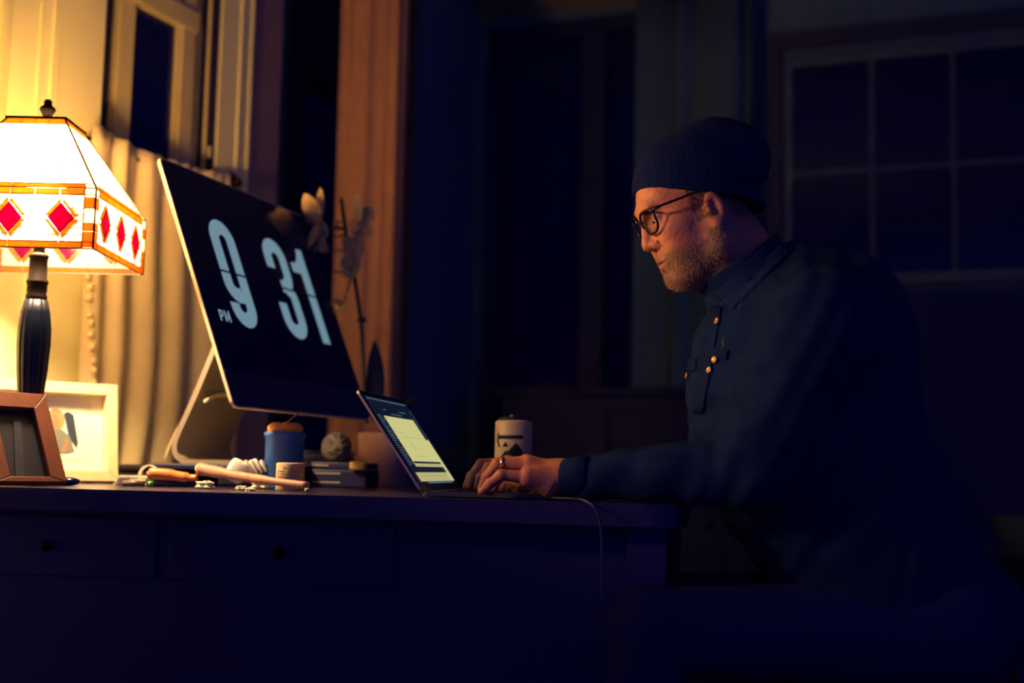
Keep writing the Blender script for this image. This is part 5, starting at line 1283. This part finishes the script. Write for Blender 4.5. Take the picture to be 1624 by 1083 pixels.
# glasses
gl = thing('eyeglasses', 'black-framed eyeglasses worn by the man', 'glasses', head_to_world((0, 0, 0)))
def lens_pts(sy, n=28):
    out = []
    for k in range(n):
        a = 2*PI*k/n; c_, s_ = math.cos(a), math.sin(a); e_ = 2/3.0
        yy = .0245*math.copysign(abs(c_)**e_, c_); zz = .0195*math.copysign(abs(s_)**e_, s_)
        if zz < 0: yy *= 1-.22*(-zz/.0195)
        Y = .0345+yy; out.append(head_to_world((-.0035+.010*(max(0, Y-.01)/.05)**1.5+.002*(zz < 0), sy*Y, zz-.0105)))
    return out
for sy in (-1, 1):
    lp_ = lens_pts(sy); bm = NB(); tube(bm, lp_, .0021, 8, closed=True); wobj('lens_rim', bm, glframe, gl, True)
    c_ = sum(lp_, Vector())/len(lp_); bm = NB(); cv_ = bm.verts.new(c_); vs = [bm.verts.new(p) for p in lp_]
    for i in range(len(vs)): bm.faces.new((vs[i], vs[(i+1) % len(vs)], cv_))
    o = wobj('lens', bm, lensm, gl, True); md = o.modifiers.new('s', 'SOLIDIFY'); md.thickness = .0012
    bm = NB(); tube(bm, spline([head_to_world((.0055, sy*.0605, .004)), head_to_world((.012, sy*.068, .0055)), head_to_world((.045, sy*.0735, .006)), head_to_world((.088, sy*.078, .006)), head_to_world((.108, sy*.080, -.004)), head_to_world((.118, sy*.080, -.022))], 6), .0022, 8); wobj('temple', bm, glframe, gl, True)
    bm = NB(); tube(bm, [head_to_world((.0055, sy*.0575, .002)), head_to_world((.0065, sy*.0635, .005))], .0032, 8); wobj('hinge', bm, glframe, gl, True)
bm = NB(); tube(bm, spline([head_to_world((-.003, -.0115, -.006)), head_to_world((-.0055, 0, -.002)), head_to_world((-.003, .0115, -.006))], 5), .0024, 8); wobj('bridge', bm, glframe, gl, True)
# ring on the left hand
rp_, rq_ = Vector(fing[1][1][0]), Vector(fing[1][1][1]); rc_ = rp_.lerp(rq_, .86); d_ = (rq_-rp_).normalized(); a = d_.orthogonal().normalized(); b_ = d_.cross(a)
bm = NB(); rings = []
for t_, r_ in ((-.0026, .0094), (-.0026, .0108), (.0026, .0108), (.0026, .0094)):
    rings.append([bm.verts.new(rc_+d_*t_+(a*math.cos(x)+b_*math.sin(x))*r_) for x in np.linspace(0, 2*PI, 33)[:-1]])
for i in range(4):
    p_, q_ = rings[i], rings[(i+1) % 4]
    for k in range(32): bm.faces.new((p_[k], p_[(k+1) % 32], q_[(k+1) % 32], q_[k]))
o = obj('finger_ring', bm, goldm, None, True); tag(o, 'gold band on the ring finger of the man\'s near hand', 'ring')

# ================================================================= CHAIR, SIDEBOARD, PLANTER
ch = thing('chair', 'dark chair under the man, hidden in the shade right of the desk', 'chair', (.70, 2.08, 0))
bm = NB(); box(bm, (0, 0, .425), (.44, .44, .05), None, .015); obj('seat', bm, chairm, ch, True)
for sx in (-.18, .18):
    for sy in (-.18, .18):
        bm = NB(); prism(bm, [(sx-.018, sy-.018, 0), (sx+.018, sy-.018, 0), (sx+.018, sy+.018, 0), (sx-.018, sy+.018, 0)], (0, 0, .405)); obj('leg', bm, chairm, ch)
bm = NB(); box(bm, (.205, 0, .60), (.03, .42, .12), None, .01); obj('backrest', bm, chairm, ch, True)
for sy in (-.17, .17):
    bm = NB(); prism(bm, [(.19, sy-.015, .44), (.22, sy-.015, .44), (.22, sy+.015, .44), (.19, sy+.015, .44)], (.0, 0, .13)); obj('back_post', bm, chairm, ch)
sb_ = thing('sideboard', 'dark sideboard standing unlit against the back wall behind the man', 'sideboard', (.62, 4.55, 0), math.atan2(-.375, .927))
bm = NB(); box(bm, (0, 0, .56), (1.25, .38, 1.00), None, .004); obj('body', bm, sofam, sb_)
bm = NB(); box(bm, (0, 0, 1.075), (1.30, .42, .03), None, .005); obj('top', bm, sofam, sb_)
for k in range(3):
    bm = NB(); box(bm, (-.41+k*.41, -.195, .56), (.38, .018, .9), None, .004); dd_ = obj('door', bm, sofam, sb_)
    bm = NB(); uvsphere(bm, (-.41+k*.41+.15, -.213, .62), .012, seg=12); obj('knob', bm, bronze, dd_, True)
for sx in (-.58, .58):
    for sy in (-.15, .15):
        bm = NB(); box(bm, (sx, sy, .03), (.05, .05, .06)); obj('foot', bm, sofam, sb_)
ps_ = onz(1665, 3.6, 0); zt, zb_ = at(1600, 818, 3.6).z, at(1600, 889, 3.6).z
st = thing('stool', 'dark low stool holding the pale planter at the right picture edge', 'stool', (ps_.x, ps_.y, 0))
bm = NB(); box(bm, (0, 0, zb_-.015), (.34, .34, .03), None, .005); obj('seat', bm, chairm, st)
for sx in (-.14, .14):
    for sy in (-.14, .14):
        bm = NB(); box(bm, (sx, sy, (zb_-.03)/2), (.03, .03, zb_-.03)); obj('leg', bm, chairm, st)
pt_ = thing('planter', 'pale tapered planter cut off by the right picture edge', 'planter', (ps_.x, ps_.y, zb_))
hh = zt-zb_; bm = NB(); lathe(bm, [(.095, 0), (.098, .003), (.153, hh-.004), (.153, hh), (.145, hh), (.090, .02), (.001, .02)], seg=40); obj('pot', bm, clayw, pt_, True)
bm = NB(); lathe(bm, [(.120, .05), (.140, hh-.02), (.05, hh-.012)], seg=30); obj('soil', bm, sofam, pt_, True)
